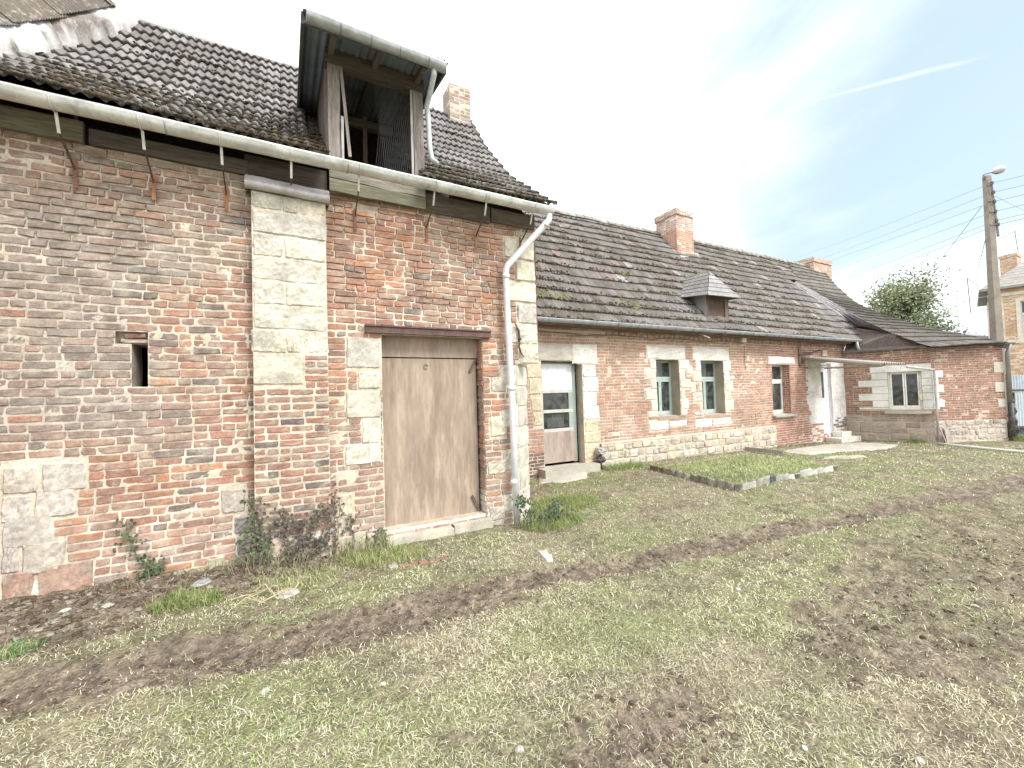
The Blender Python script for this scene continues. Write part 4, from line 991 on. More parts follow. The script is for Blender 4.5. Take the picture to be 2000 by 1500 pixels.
for a, b_ in ((1.29, 1.66), (.87, 1.22)):
    mb = MB(); mb.quad((x0+.09, y+.02, a), (x1-.2, y+.02, a), (x1-.2, y+.02, b_), (x0+.09, y+.02, b_), (.5, .5, .5)); mb.build('pane', M_glass, fdo)
mb = MB(); mb.box((5.05, y+.06, .9), (5.5, y+.065, 1.1), (.5, .5, .48)); mb.build('curtain', M_paint, fdo)
# teal casements
def casement(fr, h, dep, cf, cpane, split, trans=True, name='window', par=None, fw_=.05):
    u0, u1, v0, v1 = h; mb = MB()
    def bx(a, b_, c, d, e0, e1, col):
        P = [fr.P(u, v, -w) for w in (e0, e1) for u, v in ((a, c), (b_, c), (b_, d), (a, d))]
        mb.add(P, [(0, 1, 2, 3), (7, 6, 5, 4), (0, 4, 5, 1), (1, 5, 6, 2), (2, 6, 7, 3), (3, 7, 4, 0)], col)
    cf = np.array(cf)
    bx(u0, u0+fw_, v0, v1, dep, dep+.05, cf); bx(u1-fw_, u1, v0, v1, dep, dep+.05, cf); bx(u0+fw_, u1-fw_, v1-fw_, v1, dep+.002, dep+.048, cf); bx(u0+fw_, u1-fw_, v0, v0+fw_*1.2, dep-.01, dep+.05, cf)
    zt_ = v1
    if trans: zt_ = v0+(v1-v0)*.66; bx(u0+fw_, u1-fw_, zt_, zt_+.07, dep-.015, dep+.05, cf*1.05)
    o = mb.build(name, M_paint, par)
    mid = u0+(u1-u0)*split
    for a, b_ in ((u0+fw_, mid), (mid, u1-fw_)):
        mb = MB(); g = .005; s_ = .045
        bx(a+g, a+s_, v0+fw_*1.2, zt_, dep-.012, dep+.03, cf*1.1); bx(b_-s_, b_-g, v0+fw_*1.2, zt_, dep-.012, dep+.03, cf*1.1); bx(a+s_, b_-s_, zt_-.06, zt_-.004, dep-.012, dep+.03, cf*1.1); bx(a+s_, b_-s_, v0+fw_*1.2+.002, v0+fw_*1.2+.07, dep-.012, dep+.03, cf*1.1)
        mb.build('casement', M_paint, o)
        mb = MB(); mb.add([fr.P(u, v, -(dep+.015)) for u, v in ((a+s_, v0), (b_-s_, v0), (b_-s_, zt_), (a+s_, zt_))], [(0, 1, 2, 3)], (.5, .5, .5)); mb.build('pane', M_glass, o)
    if trans:
        mb = MB(); mb.add([fr.P(u, v, -(dep+.02)) for u, v in ((u0+fw_, zt_+.07), (u1-fw_, zt_+.07), (u1-fw_, v1-fw_), (u0+fw_, v1-fw_))], [(0, 1, 2, 3)], (.5, .5, .5)); mb.build('pane', M_glass, o)
    return o
TEAL = (.40, .50, .46)
w1 = casement(FF, W1, .27, TEAL, None, .46, True, 'window', farm); w1['label'] = 'teal framed window nearer the half glazed door, with a pale board behind its top pane'
w2 = casement(FF, W2, .27, TEAL, None, .46, True, 'window', farm); w2['label'] = 'teal framed window to the right of its twin'
w3 = casement(FF, W3, .24, (.74, .74, .72), None, .30, True, 'window', farm, .05); w3['label'] = 'narrow white framed window under a white lintel'
mb = MB(); mb.quad((8.2, 8.0, 1.95), (8.72, 8.0, 1.95), (8.72, 8.0, 2.4), (8.2, 8.0, 2.4), (.42, .41, .38)); mb.build('curtain', M_paint, farm); mb = MB(); mb.quad((13.4, 7.95, .9), (13.6, 7.95, .9), (13.6, 7.95, 1.9), (13.4, 7.95, 1.9), (.5, .5, .46)); mb.build('curtain', M_paint, farm); mb = MB(); mb.quad((9.95, 8.0, 1.0), (10.15, 8.02, 1.0), (10.15, 8.02, 1.9), (9.95, 8.0, 1.9), (.50, .49, .45)); mb.build('curtain', M_paint, farm); mb = MB(); mb.quad((9.95, 8.05, 1.95), (10.5, 8.05, 1.95), (10.5, 8.05, 2.4), (9.95, 8.05, 2.4), (.20, .20, .2)); mb.build('curtain', M_paint, farm)
mb = MB(); mb.slab([(W3[0]-.08, 7.48, .775), (W3[1]+.12, 7.48, .775), (W3[1]+.12, 7.86, .82), (W3[0]-.08, 7.86, .82)], .05, (.42, .42, .36)); mb.build('sill', M_conc, w3)
for w_, o in ((W1, w1), (W2, w2)):
    mb = MB(); mb.slab([(w_[0]+.01, 7.585, w_[2]-.012), (w_[1]-.01, 7.585, w_[2]-.012), (w_[1]-.01, 7.87, w_[2]+.03), (w_[0]+.01, 7.87, w_[2]+.03)], .07, (.46, .36, .30)); mb.build('sill', M_conc, o)
# white back door
mb = MB(); mb.box((16.02, 7.69, .02), (16.60, 7.73, 2.40), (.70, .70, .78)); mb.box((16.0, 7.66, .02), (16.04, 7.71, 2.41), (.78, .78, .84)); mb.box((16.58, 7.66, .02), (16.62, 7.71, 2.41), (.76, .76, .82)); wd_ = mb.build('door', M_paint, farm); wd_['label'] = 'white back door with a narrow glass slit under the canopy'
mb = MB(); mb.box((16.10, 7.682, 1.25), (16.26, 7.69, 2.12), (.12, .12, .12)); mb.build('pane', M_glass, wd_)
mb = MB(); mb.box((16.09, 7.684, 1.24), (16.27, 7.688, 2.13), (.07, .07, .07)); mb.build('panel', M_paint, wd_)

# roof
YE, ZE, YR_, ZR = 7.24, 3.20, 10.8, 7.37
RF = Roof([(YE, ZE), (7.65, 3.60), (YR_, ZR)], .10)
def RFy(px, py):
    r = ray(px, py); n = np.array([0, -(ZR-3.6), YR_-7.65]); t = ((np.array([0, 7.65, 3.6])-CAMP)@n)/(r@n); p = CAMP+r*t; return float(p[0]), float(np.hypot(p[1]-7.65, p[2]-3.6)+RF.s[1])
cutl = [RFy(1702, 660), RFy(1650, 622), RFy(1600, 588), RFy(1548, 555), RFy(1541, 514), RFy(1590, 528)]
cs_ = sorted([(s, u) for u, s in cutl]); cS = [a for a, b_ in cs_]; cU = [b_ for a, b_ in cs_]
def ct_farm(u, s, r):
    c = lerp((.125, .112, .098), (.21, .19, .17), r.random())
    k = float(fbm(u*.5, s*.8, 171, 3)); c = lerp(c, (.21, .205, .21), float(sm(k, .5, .65))*.5)
    if r.random() < .05: c = (.24, .19, .175)
    if r.random() < .02: c = (.32, .31, .30)
    if s < .5 and u < 6.2: c = lerp(c, (.12, .11, .06), r.random())
    return c
mb = MB()
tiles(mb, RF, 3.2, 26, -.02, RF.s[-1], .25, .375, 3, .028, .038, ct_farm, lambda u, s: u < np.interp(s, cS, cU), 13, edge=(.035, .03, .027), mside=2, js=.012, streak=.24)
mb.build('roof', M_tile, farm, smooth=False)
mb = MB()
for hh in (-.03,):
    nn = 10; T = np.linspace(0, RF.s[-1], nn); A = RF.at(np.full(nn, 3.3), T, hh); B = RF.at(np.interp(T, cS, cU)+.1, T, hh); mb.add(np.vstack([A, B]), [(i, i+1, nn+i+1, nn+i) for i in range(nn-1)], (.10, .09, .08))
mb.quad((3.3, 10.82, 7.33), (23.2, 10.82, 7.33), (23.2, 14.2, 3.2), (3.3, 14.2, 3.2), (.2, .2, .2)); mb.box((3.3, 7.30, 3.10), (XA, 7.60, 3.16), (.16, .12, .10))
mb.build('roof_deck', M_wood, farm)
ridge('ridge', [(3.3, 10.82, 7.36), (23.3, 10.82, 7.36)], .11, farm, (.32, .31, .27), .33)
mb = MB()
for i in range(12000):
    u = rnd.uniform(4.4, 22); s = rnd.random()**1.15*RF.s[-1]
    if u > np.interp(s, cS, cU)-.1 or float(fbm(np.array([u*.9]), np.array([s*1.4]), 181, 3)[0]) < .40: continue
    s = max(0, round(s/.375)*.375+rnd.uniform(-.02, .10)*(rnd.random() < .6)); p = RF.at(np.array([u]), np.array([s]), .05)[0]
    lump(mb, p[0], p[1], p[2], rnd.uniform(.012, .042), rnd.choice([(.09, .075, .055), (.11, .09, .06), (.13, .11, .07)]), .6, 5)
for cx, cy in ((1226, 592), (1250, 618), (1218, 537), (1060, 605), (1075, 612), (1110, 612)):
    u, s = RFy(cx, cy)
    for k in range(22):
        p = RF.at(np.array([u+rnd.gauss(0, .16)]), np.array([max(0, s+rnd.gauss(0, .08))]), .035)[0]; lump(mb, p[0], p[1], p[2], rnd.uniform(.02, .05), (.20, .22, .06), .6, 5)
mo = mb.build('moss', M_moss, farm, smooth=True); mo['kind'] = 'stuff'
cA = lambda u, v, r: np.array((.50, .25, .18) if v < 7.35 and r.random() < .9 else r.choice([(.45, .33, .29), (.38, .30, .28), (.46, .25, .2)]))*r.uniform(.85, 1.15)
co = chimney(farm, 12.05, 12.93, 10.0, 10.9, 6.3, 8.02, cA); co['label'] = 'broad brick chimney with a projecting crown, patched orange at its foot'
co = chimney(farm, 21.7, 23.3, 10.4, 11.2, 6.6, 7.68, lambda u, v, r: np.array(r.choice([(.50, .33, .27), (.44, .30, .25)]))*r.uniform(.9, 1.1)); co['label'] = 'low brick chimney at the far end of the ridge'
mb = MB()        # mortar flaunching at the chimney foot
def onRF(px, py, h=.04): u, s = RFy(px, py); return RF.at(np.array([u]), np.array([s]), h)[0]
ll = [onRF(*q) for q in ((1284, 452), (1296, 450), (1326, 494), (1360, 494), (1364, 503), (1330, 504), (1312, 488))]
mb.add(ll, [(0, 1, 2, 6), (2, 3, 4, 5), (2, 5, 6)], (.50, .47, .42)); mb.build('flashing', M_conc, co if False else farm)
FG = gutter(farm, (3.4, 7.16, 3.165), (17.72, 7.16, 3.20), .062, (.38, .41, .44), M_zinc)
x = 4.7
while x < 17.6:
    mb = MB(); mb.tube([(x, 7.16-.066*math.cos(t), 3.175-.066*math.sin(t)) for t in np.linspace(-.2, math.pi, 8)], .006, (.16, .16, .16), 5); mb.build('bracket', M_zinc, FG); x += .62
mb = MB(); a = onY(1657, 668, 7.2); mb.tube([(17.45, 7.16, 3.16), (17.45, 7.14, 3.0), (17.46, 7.10, 2.86)], .045, (.45, .50, .52), 10); mb.build('downpipe', M_zinc, farm, smooth=True)
# small fixtures
mb = MB(); mb.box((11.62, 7.50, 2.98), (11.80, 7.59, 3.12), (.72, .71, .68)); mb.build('junction_box', M_paint, farm)
mb = MB(); pts = [(4.5+i*.25, 7.545-.012*math.sin(i*1.7), 2.965+.02*math.sin(i*.8)+.01*math.sin(i*2.1)) for i in range(30)]; mb.tube(pts, .008, (.10, .09, .08), 5); mb.build('cable', M_cable, farm); mb = MB()
mb.tube([(11.78, 7.57, 3.0), (11.79, 7.58, 2.5), (11.82, 7.585, 2.2)], .006, (.16, .14, .13), 5); mb.build('cable', M_cable, farm)
mb = MB(); mb.beam(onY(1366, 652, 7.35), onY(1386, 660, 7.0), .04, .02, (.5, .42, .32)); mb.build('batten', M_wood, farm)
mb = MB(); mb.box((14.62, 7.56, 2.3), (14.72, 7.60, 2.95), (.2, .17, .16)); mb.tube([onY(1562, 693, 7.53), onY(1580, 690, 7.5), onY(1600, 684, 7.5)], .025, (.10, .08, .07), 6); mb.box((16.05, 7.56, 2.66), (16.35, 7.595, 2.86), (.58, .53, .44))
mb.tube([(16.2, 7.5, 2.9), (15.4, 7.5, 2.78), (14.8, 7.52, 2.75)], .012, (.12, .1, .1), 5); mb.build('iron_bracket', M_rust, farm)
# small dormer, slate roofed
mb = MB(); X0, X1, YD = 10.25, 11.18, 7.62; zb, zt = 3.58, 4.27
dmo = None
mb.box((X0, YD, zb-.02), (X0+.09, YD+.07, zt), (.16, .10, .08)); mb.box((X1-.12, YD, zb-.02), (X1, YD+.07, zt), (.20, .15, .12)); mb.box((X0+.09, YD, zt-.12), (X1-.12, YD+.07, zt), (.15, .09, .075)); mb.box((X0+.09, YD+.035, zb), (X1-.12, YD+.06, zt-.12), (.12, .085, .07))
dmo = mb.build('dormer', M_wood, farm)
mb = MB()
def ysl(z): return 7.65+(z-3.6)/(ZR-3.6)*(YR_-7.65)
for X, s_ in ((X0-.01, -1), (X1+.01, 1)): mb.add([(X, YD-.01, zb-.06), (X, YD-.01, zt), (X, ysl(zt)+.1, zt), (X+.0, ysl(zb)+.02, zb-.02)], [(0, 1, 2, 3)], (.42, .43, .46))
mb.slab([(X0-.12, YD-.08, zb-.05), (X1+.14, YD-.08, zb-.05), (X1+.1, YD+.02, zb+.0), (X0-.1, YD+.02, zb+.0)], .02, (.55, .55, .55))
mb.build('cheek', M_zinc, dmo)
mb = MB(); pk = onY(1385, 530, 8.0); el, er = (X0-.28, 7.36, 4.17), (X1+.20, 7.36, 4.20)
bk = (pk[0]-.0, ysl(pk[2])+.15, pk[2]+.02); bl = (X0-.42, ysl(4.35)+.05, 4.28); br_ = (X1+.3, ysl(4.3), 4.28)
def slat(a, b_, c, d, col, n=6):
    a, b_, c, d = (np.array(q, float) for q in (a, b_, c, d)); nr = np.cross(b_-a, d-a); nr /= np.linalg.norm(nr); nr *= np.sign(nr[2])
    for i in range(n):
        t0, t1 = i/n, (i+1)/n; P = [a+(d-a)*t0+nr*.02, b_+(c-b_)*t0+nr*.02, b_+(c-b_)*t1+nr*.006, a+(d-a)*t1+nr*.006, a+(d-a)*t0, b_+(c-b_)*t0]
        mb.add(P, [(0, 1, 2, 3), (0, 4, 5, 1)], np.array(col)*rnd.uniform(.85, 1.15))
slat(bl, el, pk, bk, (.17, .17, .165)); slat(el, er, pk, pk, (.24, .24, .24)); slat(er, br_, bk, pk, (.17, .17, .17)); mb.tube([pk, bk], .03, (.25, .27, .16), 6)
mb.add([el, er, (X1, 7.68, zt-.0), (X0, 7.68, zt-.0)], [(3, 2, 1, 0)], (.14, .11, .10)); mb.add([bl, el, (X0, 7.68, zt), (X0, ysl(zt), zt)], [(0, 1, 2, 3)], (.14, .11, .10))
mb.build('dormer_roof', M_slate, dmo)
# canopy over the back door
mb = MB(); cl = 14.75; Yo = 5.47
corr(mb, (cl, 7.57, 2.60), (1, 0, 0), (0, -1, -.175), 1.62, 2.10, (.36, .34, .31), .15, .022, 4, .03)
mb.beam((cl-.02, 7.55, 2.555), (cl-.02, 5.50, 2.20), .03, .10, (.33, .31, .28))
can = mb.build('canopy', M_conc, farm, smooth=True)
for X in (14.95, 16.1):
    mb = MB(); mb.tube([(X, 7.56, 2.24), (X, 6.7, 2.21), (X, 6.1, 2.19), (X, 5.95, 2.20), (X, 5.90, 2.24), (X, 5.95, 2.28), (X, 6.1, 2.33), (X, 7.50, 2.56)], .016, (.62, .54, .46) if X < 15 else (.34, .32, .3), 7); mb.build('canopy_bracket', M_paint, can, smooth=True)
# steps
mb = MB()
zg = -.27; a = onY(1603, 850, 7.3); 
mb.box((16.0, 7.12, zg-.1), (17.3, 7.59, zg+.17), (.66, .64, .58)); mb.box((16.45, 7.3, zg+.171), (17.1, 7.585, zg+.34), (.68, .66, .6)); mb.build('steps', M_conc, farm)
mb = MB()
mb.box((4.62, 7.30, -.18), (6.05, 7.62, .075), (.44, .42, .36)); fso = mb.build('doorstep', M_conc, farm)

# ------------------------------------------------------------------ WING (bent wall at the end of the farmhouse)
wing = thing('cottage_wing', 'low brick wing angled off the farmhouse, with a white quoined two pane window', 'cottage', (18.5, 5.4, -.3))
Apt, Bpt, Cpt = np.array([17.5, 7.6]), np.array([18.16, 5.50]), np.array([20.22, 4.42])
FAB = Fr((Apt[0], Apt[1], 0), Bpt-Apt); FBC = Fr((Bpt[0], Bpt[1], 0), Cpt-Bpt)
LAB, LBC = np.linalg.norm(Bpt-Apt), np.linalg.norm(Cpt-Bpt)
ww = FAB.rect(1733, 728, 1803, 800)
wst = []
zc = ww[2]; zt = ww[3]
def SW(fr_, r, c): wst.append((fr_, r, c))
SW(FAB, (ww[0]-.45, LAB, zt+.005, zt+.24), np.array((.80, .80, .77)))
z = zt; i = 0
while z > zc+.05:
    zz = max(zc-.0, z-.235); SW(FAB, (ww[0]-(.78 if i % 2 else .42), ww[0]-.003, zz+.004, z), np.array((.78, .78, .75))); SW(FAB, (ww[1]+.003, LAB-.0, zz+.004, z), np.array((.74, .74, .71))*rnd.uniform(.93, 1.03))
    SW(FBC, (.0, .36 if i % 2 == 0 else .2, zz+.004, z), np.array((.76, .76, .72))); z = zz; i += 1
mb = MB()
def cW(u, v, r):
    c = np.array((.36, .20, .15) if r.random() < .6 else (.30, .175, .14)); return c*r.uniform(.85, 1.12)
def cWa(u, v, r):
    c = cW(u, v, r)*.92
    if v < .62: c = np.array((.36, .31, .27))*r.uniform(.8, 1.15)
    return c
HT = 2.86
brickwork(mb, FAB, 0, LAB, .38, HT, [ww]+[r for f_, r, c in wst if f_ is FAB], cWa, .073, .225, .012, None, 4, 4, 0, .004, .006, .008, 8, .012)
brickwork(mb, FBC, 0, LBC, .42, HT, [r for f_, r, c in wst if f_ is FBC]+[(LBC-.32, LBC, 1.9, 2.25), (LBC-.32, LBC, 1.28, 1.6), (LBC-.26, LBC, .8, 1.05)], cW, .073, .225, .012, None, 4, 4, 0, .004, .006, .008, 9, .012)
for f_, r, c in wst+[(FBC, (LBC-.32, LBC, 1.9, 2.25), (.6, .57, .48)), (FBC, (LBC-.32, LBC, 1.28, 1.6), (.6, .57, .48)), (FBC, (LBC-.26, LBC, .8, 1.05), (.6, .57, .48))]: block(mb, f_, r[0]+.004, r[1]-.004, r[2]+.004, r[3]-.004, c, .014, .03, .008, .004, 6, 5, .002, .04)
r8 = random.Random(2)
for f_, L_2, c0 in ((FAB, LAB, (.34, .29, .25)), (FBC, LBC, (.40, .38, .35))):
    for z0, z1 in (((-.45, -.25), (-.25, -.02), (-.02, .19), (.19, .38)) if f_ is FAB else ((-.45, -.22), (-.22, -.06), (-.06, .12), (.12, .25), (.25, .42))):
        u = 0
        while u < L_2-.05:
            w = r8.uniform(.2, .5) if f_ is FAB else r8.uniform(.10, .34)
            if L_2-u-w < .1: w = L_2-u
            zj = r8.uniform(-.022, .022); block(mb, f_, u+.012, u+w-.016, z0+.014+zj*(z0 > -.4), z1-.014+zj*(z1 < .37), np.array(c0)*r8.uniform(.75, 1.3)+(.04, .03, .02), .006+r8.uniform(-.008, .012), .035, .035, .022, 7, 6, .006, .10); u += w
sheet(mb, FAB, 0, LAB, -.5, HT, [ww], lambda u, v: np.tile((.50, .42, .34), (len(u), 1)), .15, -.007, .0015)
sheet(mb, FBC, 0, LBC, -.5, HT, [], lambda u, v: np.tile((.56, .46, .38), (len(u), 1)), .15, -.007, .0015)
reveal(mb, FAB, ww, .16, (.58, .57, .50))
Dp = Cpt+np.array([1.6, 5.5]); mb.quad((Cpt[0], Cpt[1], -.5), (Dp[0], Dp[1], -.5), (Dp[0], Dp[1], HT), (Cpt[0], Cpt[1], HT), (.4, .22, .17))
mb.build('wall', M_farm, wing)
darkroom('interior', FAB, ww, .2, wing, (.03, .03, .035), .9, .05)
wo = casement(FAB, ww, .13, (.82, .82, .76), None, .5, False, 'window', wing, .05)
mb = MB(); P = [FAB.P(u, v, d) for d, v in ((.12, zc-.14), (.12, zc-.09), (-.14, zc-.0), (-.14, zc-.14)) for u in (ww[0]-.12, ww[1]+.2)]
mb.add(P, [(0, 1, 3, 2), (2, 3, 5, 4), (0, 2, 4, 6), (1, 7, 5, 3), (0, 6, 7, 1)], (.42, .40, .35)); mb.build('sill', M_conc, wo)
mb = MB(); p = FAB.uv(1799, 775); mb.add([FAB.P(a, b_, c) for c in (.02, .06) for a, b_ in ((p[0]-.03, p[1]-.09), (p[0]+.03, p[1]-.09), (p[0]+.03, p[1]+.09), (p[0]-.03, p[1]+.09))], [(4, 5, 6, 7), (0, 1, 5, 4), (1, 2, 6, 5), (2, 3, 7, 6), (3, 0, 4, 7)], (.68, .66, .42)); mb.build('wall_fixture', M_paint, wing)
# gutters of the wing, roof
gz_ = 2.83
o1 = FAB.P(-.0, gz_, .13); o2 = FAB.P(LAB, gz_, .13)+FBC.N*.1; o3 = FBC.P(0, gz_, .13); o4 = FBC.P(LBC+.22, gz_, .13)
g1 = gutter(wing, o1, FAB.P(LAB+.05, gz_, .13), .06, (.20, .21, .23), M_zinc, None, FAB.N); g2 = gutter(wing, FBC.P(-.04, gz_, .13), o4, .06, (.22, .23, .24), M_zinc, None, FBC.N)
mb = MB(); q = FBC.P(LBC+.06, 0, .08)
mb.tube([FBC.P(LBC+.10, gz_-.04, .13), (q[0], q[1], 2.5), (q[0], q[1], .9)], .055, (.26, .26, .24), 10); mb.tube([(q[0], q[1], .92), (q[0], q[1], -.4)], .07, (.06, .06, .06), 10); mb.build('downpipe', M_zinc, wing, smooth=True)
mb = MB(); q = FBC.P(.02, 0, .07); q2 = FBC.P(.02, 0, .07); p0 = onY(1772, 722, 4.98)
mb.tube([(cl+1.5, Yo-.02, 2.13), (q[0]-.03, q[1], 2.06), (q[0], q[1], 1.92), (q[0]+.01, q[1], 1.0), (q[0]+.02, q[1], -.32)], .032, (.50, .50, .50), 8); mb.build('downpipe', M_zinc, wing, smooth=True)
E1 = np.array([23.1, 10.8, 7.38]); Bp3 = FBC.P(-.05, gz_+.05, .10); Cp3 = FBC.P(LBC+.28, gz_+.05, .10)
PR = PlaneRoof(Bp3, Cp3-Bp3, E1-Bp3, .08)
def PRp(px, py): u, s = PR.hit(px, py); return PR.at(np.array([u]), np.array([s]), 0)[0]*0+PR.O+u*PR.U+s*PR.V
def RFp(px, py): u, s = RFy(px, py); return RF.at(np.array([u]), np.array([s]), .03)[0]
class Patch:        # the swept roof: it leaves the farmhouse slope and twists round to the wing eaves
    def __init__(s, A, B):
        s.A = np.array(A); s.B = np.array(B); d = np.linalg.norm(np.diff((s.A+s.B)/2, axis=0), axis=1); s.k = np.r_[0, np.cumsum(d)]; s.L = s.k[-1]; s.W = 3.0
    def at(s, u, t, h=0):
        u = np.asarray(u, float); t = np.clip(np.asarray(t, float), 0, s.L); f_ = (u/s.W)[..., None]
        P = np.stack([np.interp(t, s.k, s.A[:, i]) for i in range(3)], -1); Q = np.stack([np.interp(t, s.k, s.B[:, i]) for i in range(3)], -1)
        w = np.asarray(h)+.05*(fbm(u*.6, t*.7, 63, 3)-.5)
        return P*(1-f_)+Q*f_+np.asarray(w)[..., None]*PR.Nn
PA = [PRp(1820, 680), PRp(1742, 653), PRp(1700, 634), PRp(1655, 608)*.7+RFp(1655, 608)*.3, RFp(1600, 578)*.75+PRp(1600, 578)*.25, RFp(1552, 553), RFp(1540, 514)]
PB = [PRp(1968, 671), PRp(1885, 656), PRp(1800, 640), PRp(1722, 616), PRp(1668, 592)*.5+RFp(1668, 592)*.5, RFp(1634, 562), RFp(1608, 533)]
PT = Patch(PA, PB)
mb = MB()
def ct_wing(u, s, r): return lerp((.17, .155, .135), (.24, .225, .20), r.random())
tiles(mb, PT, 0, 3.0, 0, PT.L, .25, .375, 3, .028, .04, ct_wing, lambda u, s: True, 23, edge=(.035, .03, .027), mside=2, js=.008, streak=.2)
ns = 20; TT = np.linspace(0, PT.L, ns); Aa = PT.at(np.zeros(ns), TT, -.02); Bb = PT.at(np.full(ns, 3.0), TT, -.02); mb.add(np.vstack([Aa, Bb, Bb-(0, 0, .15)]), [(i, i+1, ns+i+1, ns+i) for i in range(ns-1)]+[(ns+i, ns+i+1, 2*ns+i+1, 2*ns+i) for i in range(ns-1)], (.12, .1, .09))
mb.build('roof', M_tile, wing)
mb = MB()
for i in range(420):
    u = rnd.uniform(0, 3); s = round(rnd.uniform(0, PT.L)/.375)*.375+rnd.uniform(0, .1); p = PT.at(np.array([u]), np.array([s]), .03)[0]; lump(mb, p[0], p[1], p[2], rnd.uniform(.02, .05), rnd.choice([(.08, .07, .05), (.10, .085, .06)]), .6, 5)
mo = mb.build('moss', M_moss, wing, smooth=True); mo['kind'] = 'stuff'
def onPR(px, py, h=.03): u, s = PR.hit(px, py); return PR.at(np.array([u]), np.array([s]), h)[0]
mb = MB()      # slate hung cheek between the two roofs
lo = [onRF(*q, .03) for q in ((1545, 557), (1575, 576), (1600, 592), (1640, 618), (1670, 641), (1702, 662))]
hi = [PT.at(np.array([0.]), np.array([k_]), .03)[0] for k_ in (PT.k[5], PT.k[4]*.4+PT.k[5]*.6, PT.k[4], PT.k[3], PT.k[2], PT.k[1])]
n = len(lo)
cc = []
for i in range(n): cc.append((.24, .225, .22))
vs = []; cs2 = []
nn = 5
for i in range(n):
    for k in range(nn): vs.append(lo[i]*(1-k/(nn-1))+hi[i]*(k/(nn-1))+np.array([0, 0, .0])); cs2.append(np.array((.17, .16, .17))*rnd.uniform(.8, 1.2))
mb.add(vs, [(i*nn+k, i*nn+k+1, (i+1)*nn+k+1, (i+1)*nn+k) for i in range(n-1) for k in range(nn-1)], np.array(cs2)); dn = np.array([0, 0, -.45]); mb.add([lo[-1], hi[-1], hi[-1]+dn, lo[-1]+dn, lo[-2]+dn, hi[-2]+dn], [(0, 1, 2, 3)], (.15, .13, .13)); mb.build('roof_cheek', M_slate, wing)
mb = MB()
for (P, col, r) in ((lo, (.36, .36, .36), .022),): mb.tube([p+np.array([0, 0, .03]) for p in P], r, col, 6)
mb.build('lead_flashing', M_zinc, wing, smooth=True)
mb = MB()      # small reddish lean to roof over the bend
a0 = FAB.P(.05, gz_+.04, .11); a1 = FAB.P(LAB, gz_+.04, .11); b0 = lo[-1]+np.array([-.25, .1, -.02]); b1 = hi[-1]
mb.add([a0-(0, 0, .02), a1-(0, 0, .02), b1-(0, 0, .01), lo[-1]-(0, 0, .01), b0-(0, 0, .02)], [(0, 1, 2, 3, 4)], (.12, .09, .08))
nrw = 7
for i in range(nrw):
    t0, t1 = i/nrw, (i+1)/nrw
    p0 = a0*(1-t0)+b0*t0; p1 = a1*(1-t0)+b1*t0; p2 = a1*(1-t1)+b1*t1; p3 = a0*(1-t1)+b0*t1; m_n = 14
    for k in range(m_n):
        s0, s1 = k/m_n, (k+1)/m_n; q = rnd.uniform(0, .008)
        A_, B_, C_, D_ = p0*(1-s0)+p1*s0, p0*(1-s1)+p1*s1, p3*(1-s1)+p2*s1, p3*(1-s0)+p2*s0; h = np.array([0, 0, .028+q])
        mb.add([A_+h, B_+h, C_+(0, 0, .004), D_+(0, 0, .004), A_, B_], [(0, 1, 2, 3), (0, 4, 5, 1)], np.array(rnd.choice([(.22, .13, .11), (.18, .11, .10), (.26, .17, .14)])))
mb.build('red_tile_apron', M_tile, wing)

# ------------------------------------------------------------------ paving, slabs, bed
def sheetpoly(name, pts, c, h=.02, m=M_conc, kind='structure'):
    mb = MB(); P = np.array([onZ(px, py, zz)[:2] for px, py, zz in pts]); cen = P.mean(0)
    rings = 7; n = len(P)*6; Q = []
    for i in range(n): k = i/6; a = P[int(k) % len(P)]; b_ = P[(int(k)+1) % len(P)]; f_ = k-int(k); Q.append(a*(1-f_)+b_*f_)
    Q = np.array(Q); vs = []
    for j in range(rings+1):
        t = 1-j/rings; X = cen[0]+(Q[:, 0]-cen[0])*t; Y = cen[1]+(Q[:, 1]-cen[1])*t
        z = gz(X, Y, False)+h+(fbm(X*6, Y*6, 191, 3)-.5)*.02-(.06 if j == 0 else 0); vs.append(np.c_[X, Y, z])
    mb.add(np.vstack(vs), [(j*n+i, j*n+(i+1) % n, (j+1)*n+(i+1) % n, (j+1)*n+i) for j in range(rings) for i in range(n)], c)
    o = mb.build(name, m, None, smooth=True)
    if kind: o['kind'] = kind
    return o
sheetpoly('paving', [(1515, 884, -.15), (1600, 869, -.2), (1690, 862, -.25), (1765, 868, -.27), (1740, 880, -.25), (1640, 886, -.2), (1575, 893, -.15)], (.44, .42, .37), .025)
sl_ = sheetpoly('stone_slab', [(1046, 930, -.1), (1105, 922, -.1), (1150, 922, -.1), (1152, 934, -.1), (1110, 941, -.1), (1050, 944, -.1)], (.46, .44, .38), .02, M_conc, None); tag(sl_, 'flat pale stone slab in the grass before the half glazed door', 'slab')
o = sheetpoly('stone_slab', [(1048, 1076, -.15), (1066, 1072, -.15), (1082, 1096, -.15), (1070, 1102, -.15)], (.60, .52, .45), .02, M_conc, None); tag(o, 'small pinkish slab fragment lying in the yard below the white downpipe', 'slab')
o = sheetpoly('stone_slab', [(1600, 897, -.15), (1660, 899, -.15), (1700, 895, -.15), (1690, 890, -.15), (1620, 892, -.15)], (.42, .40, .33), .01, M_conc, None); tag(o, 'narrow pale slab half sunk in grass in front of the paving', 'slab')
mb = MB(); a, b_ = onZ(1455, 876, -.02), onZ(1530, 884, -.05); mb.beam(a, b_, .06, .10, (.30, .28, .25)); tag(mb.build('kerb_stone', M_conc, None), 'dark low kerb piece lying at the wall foot behind the grassy bed', 'kerb')
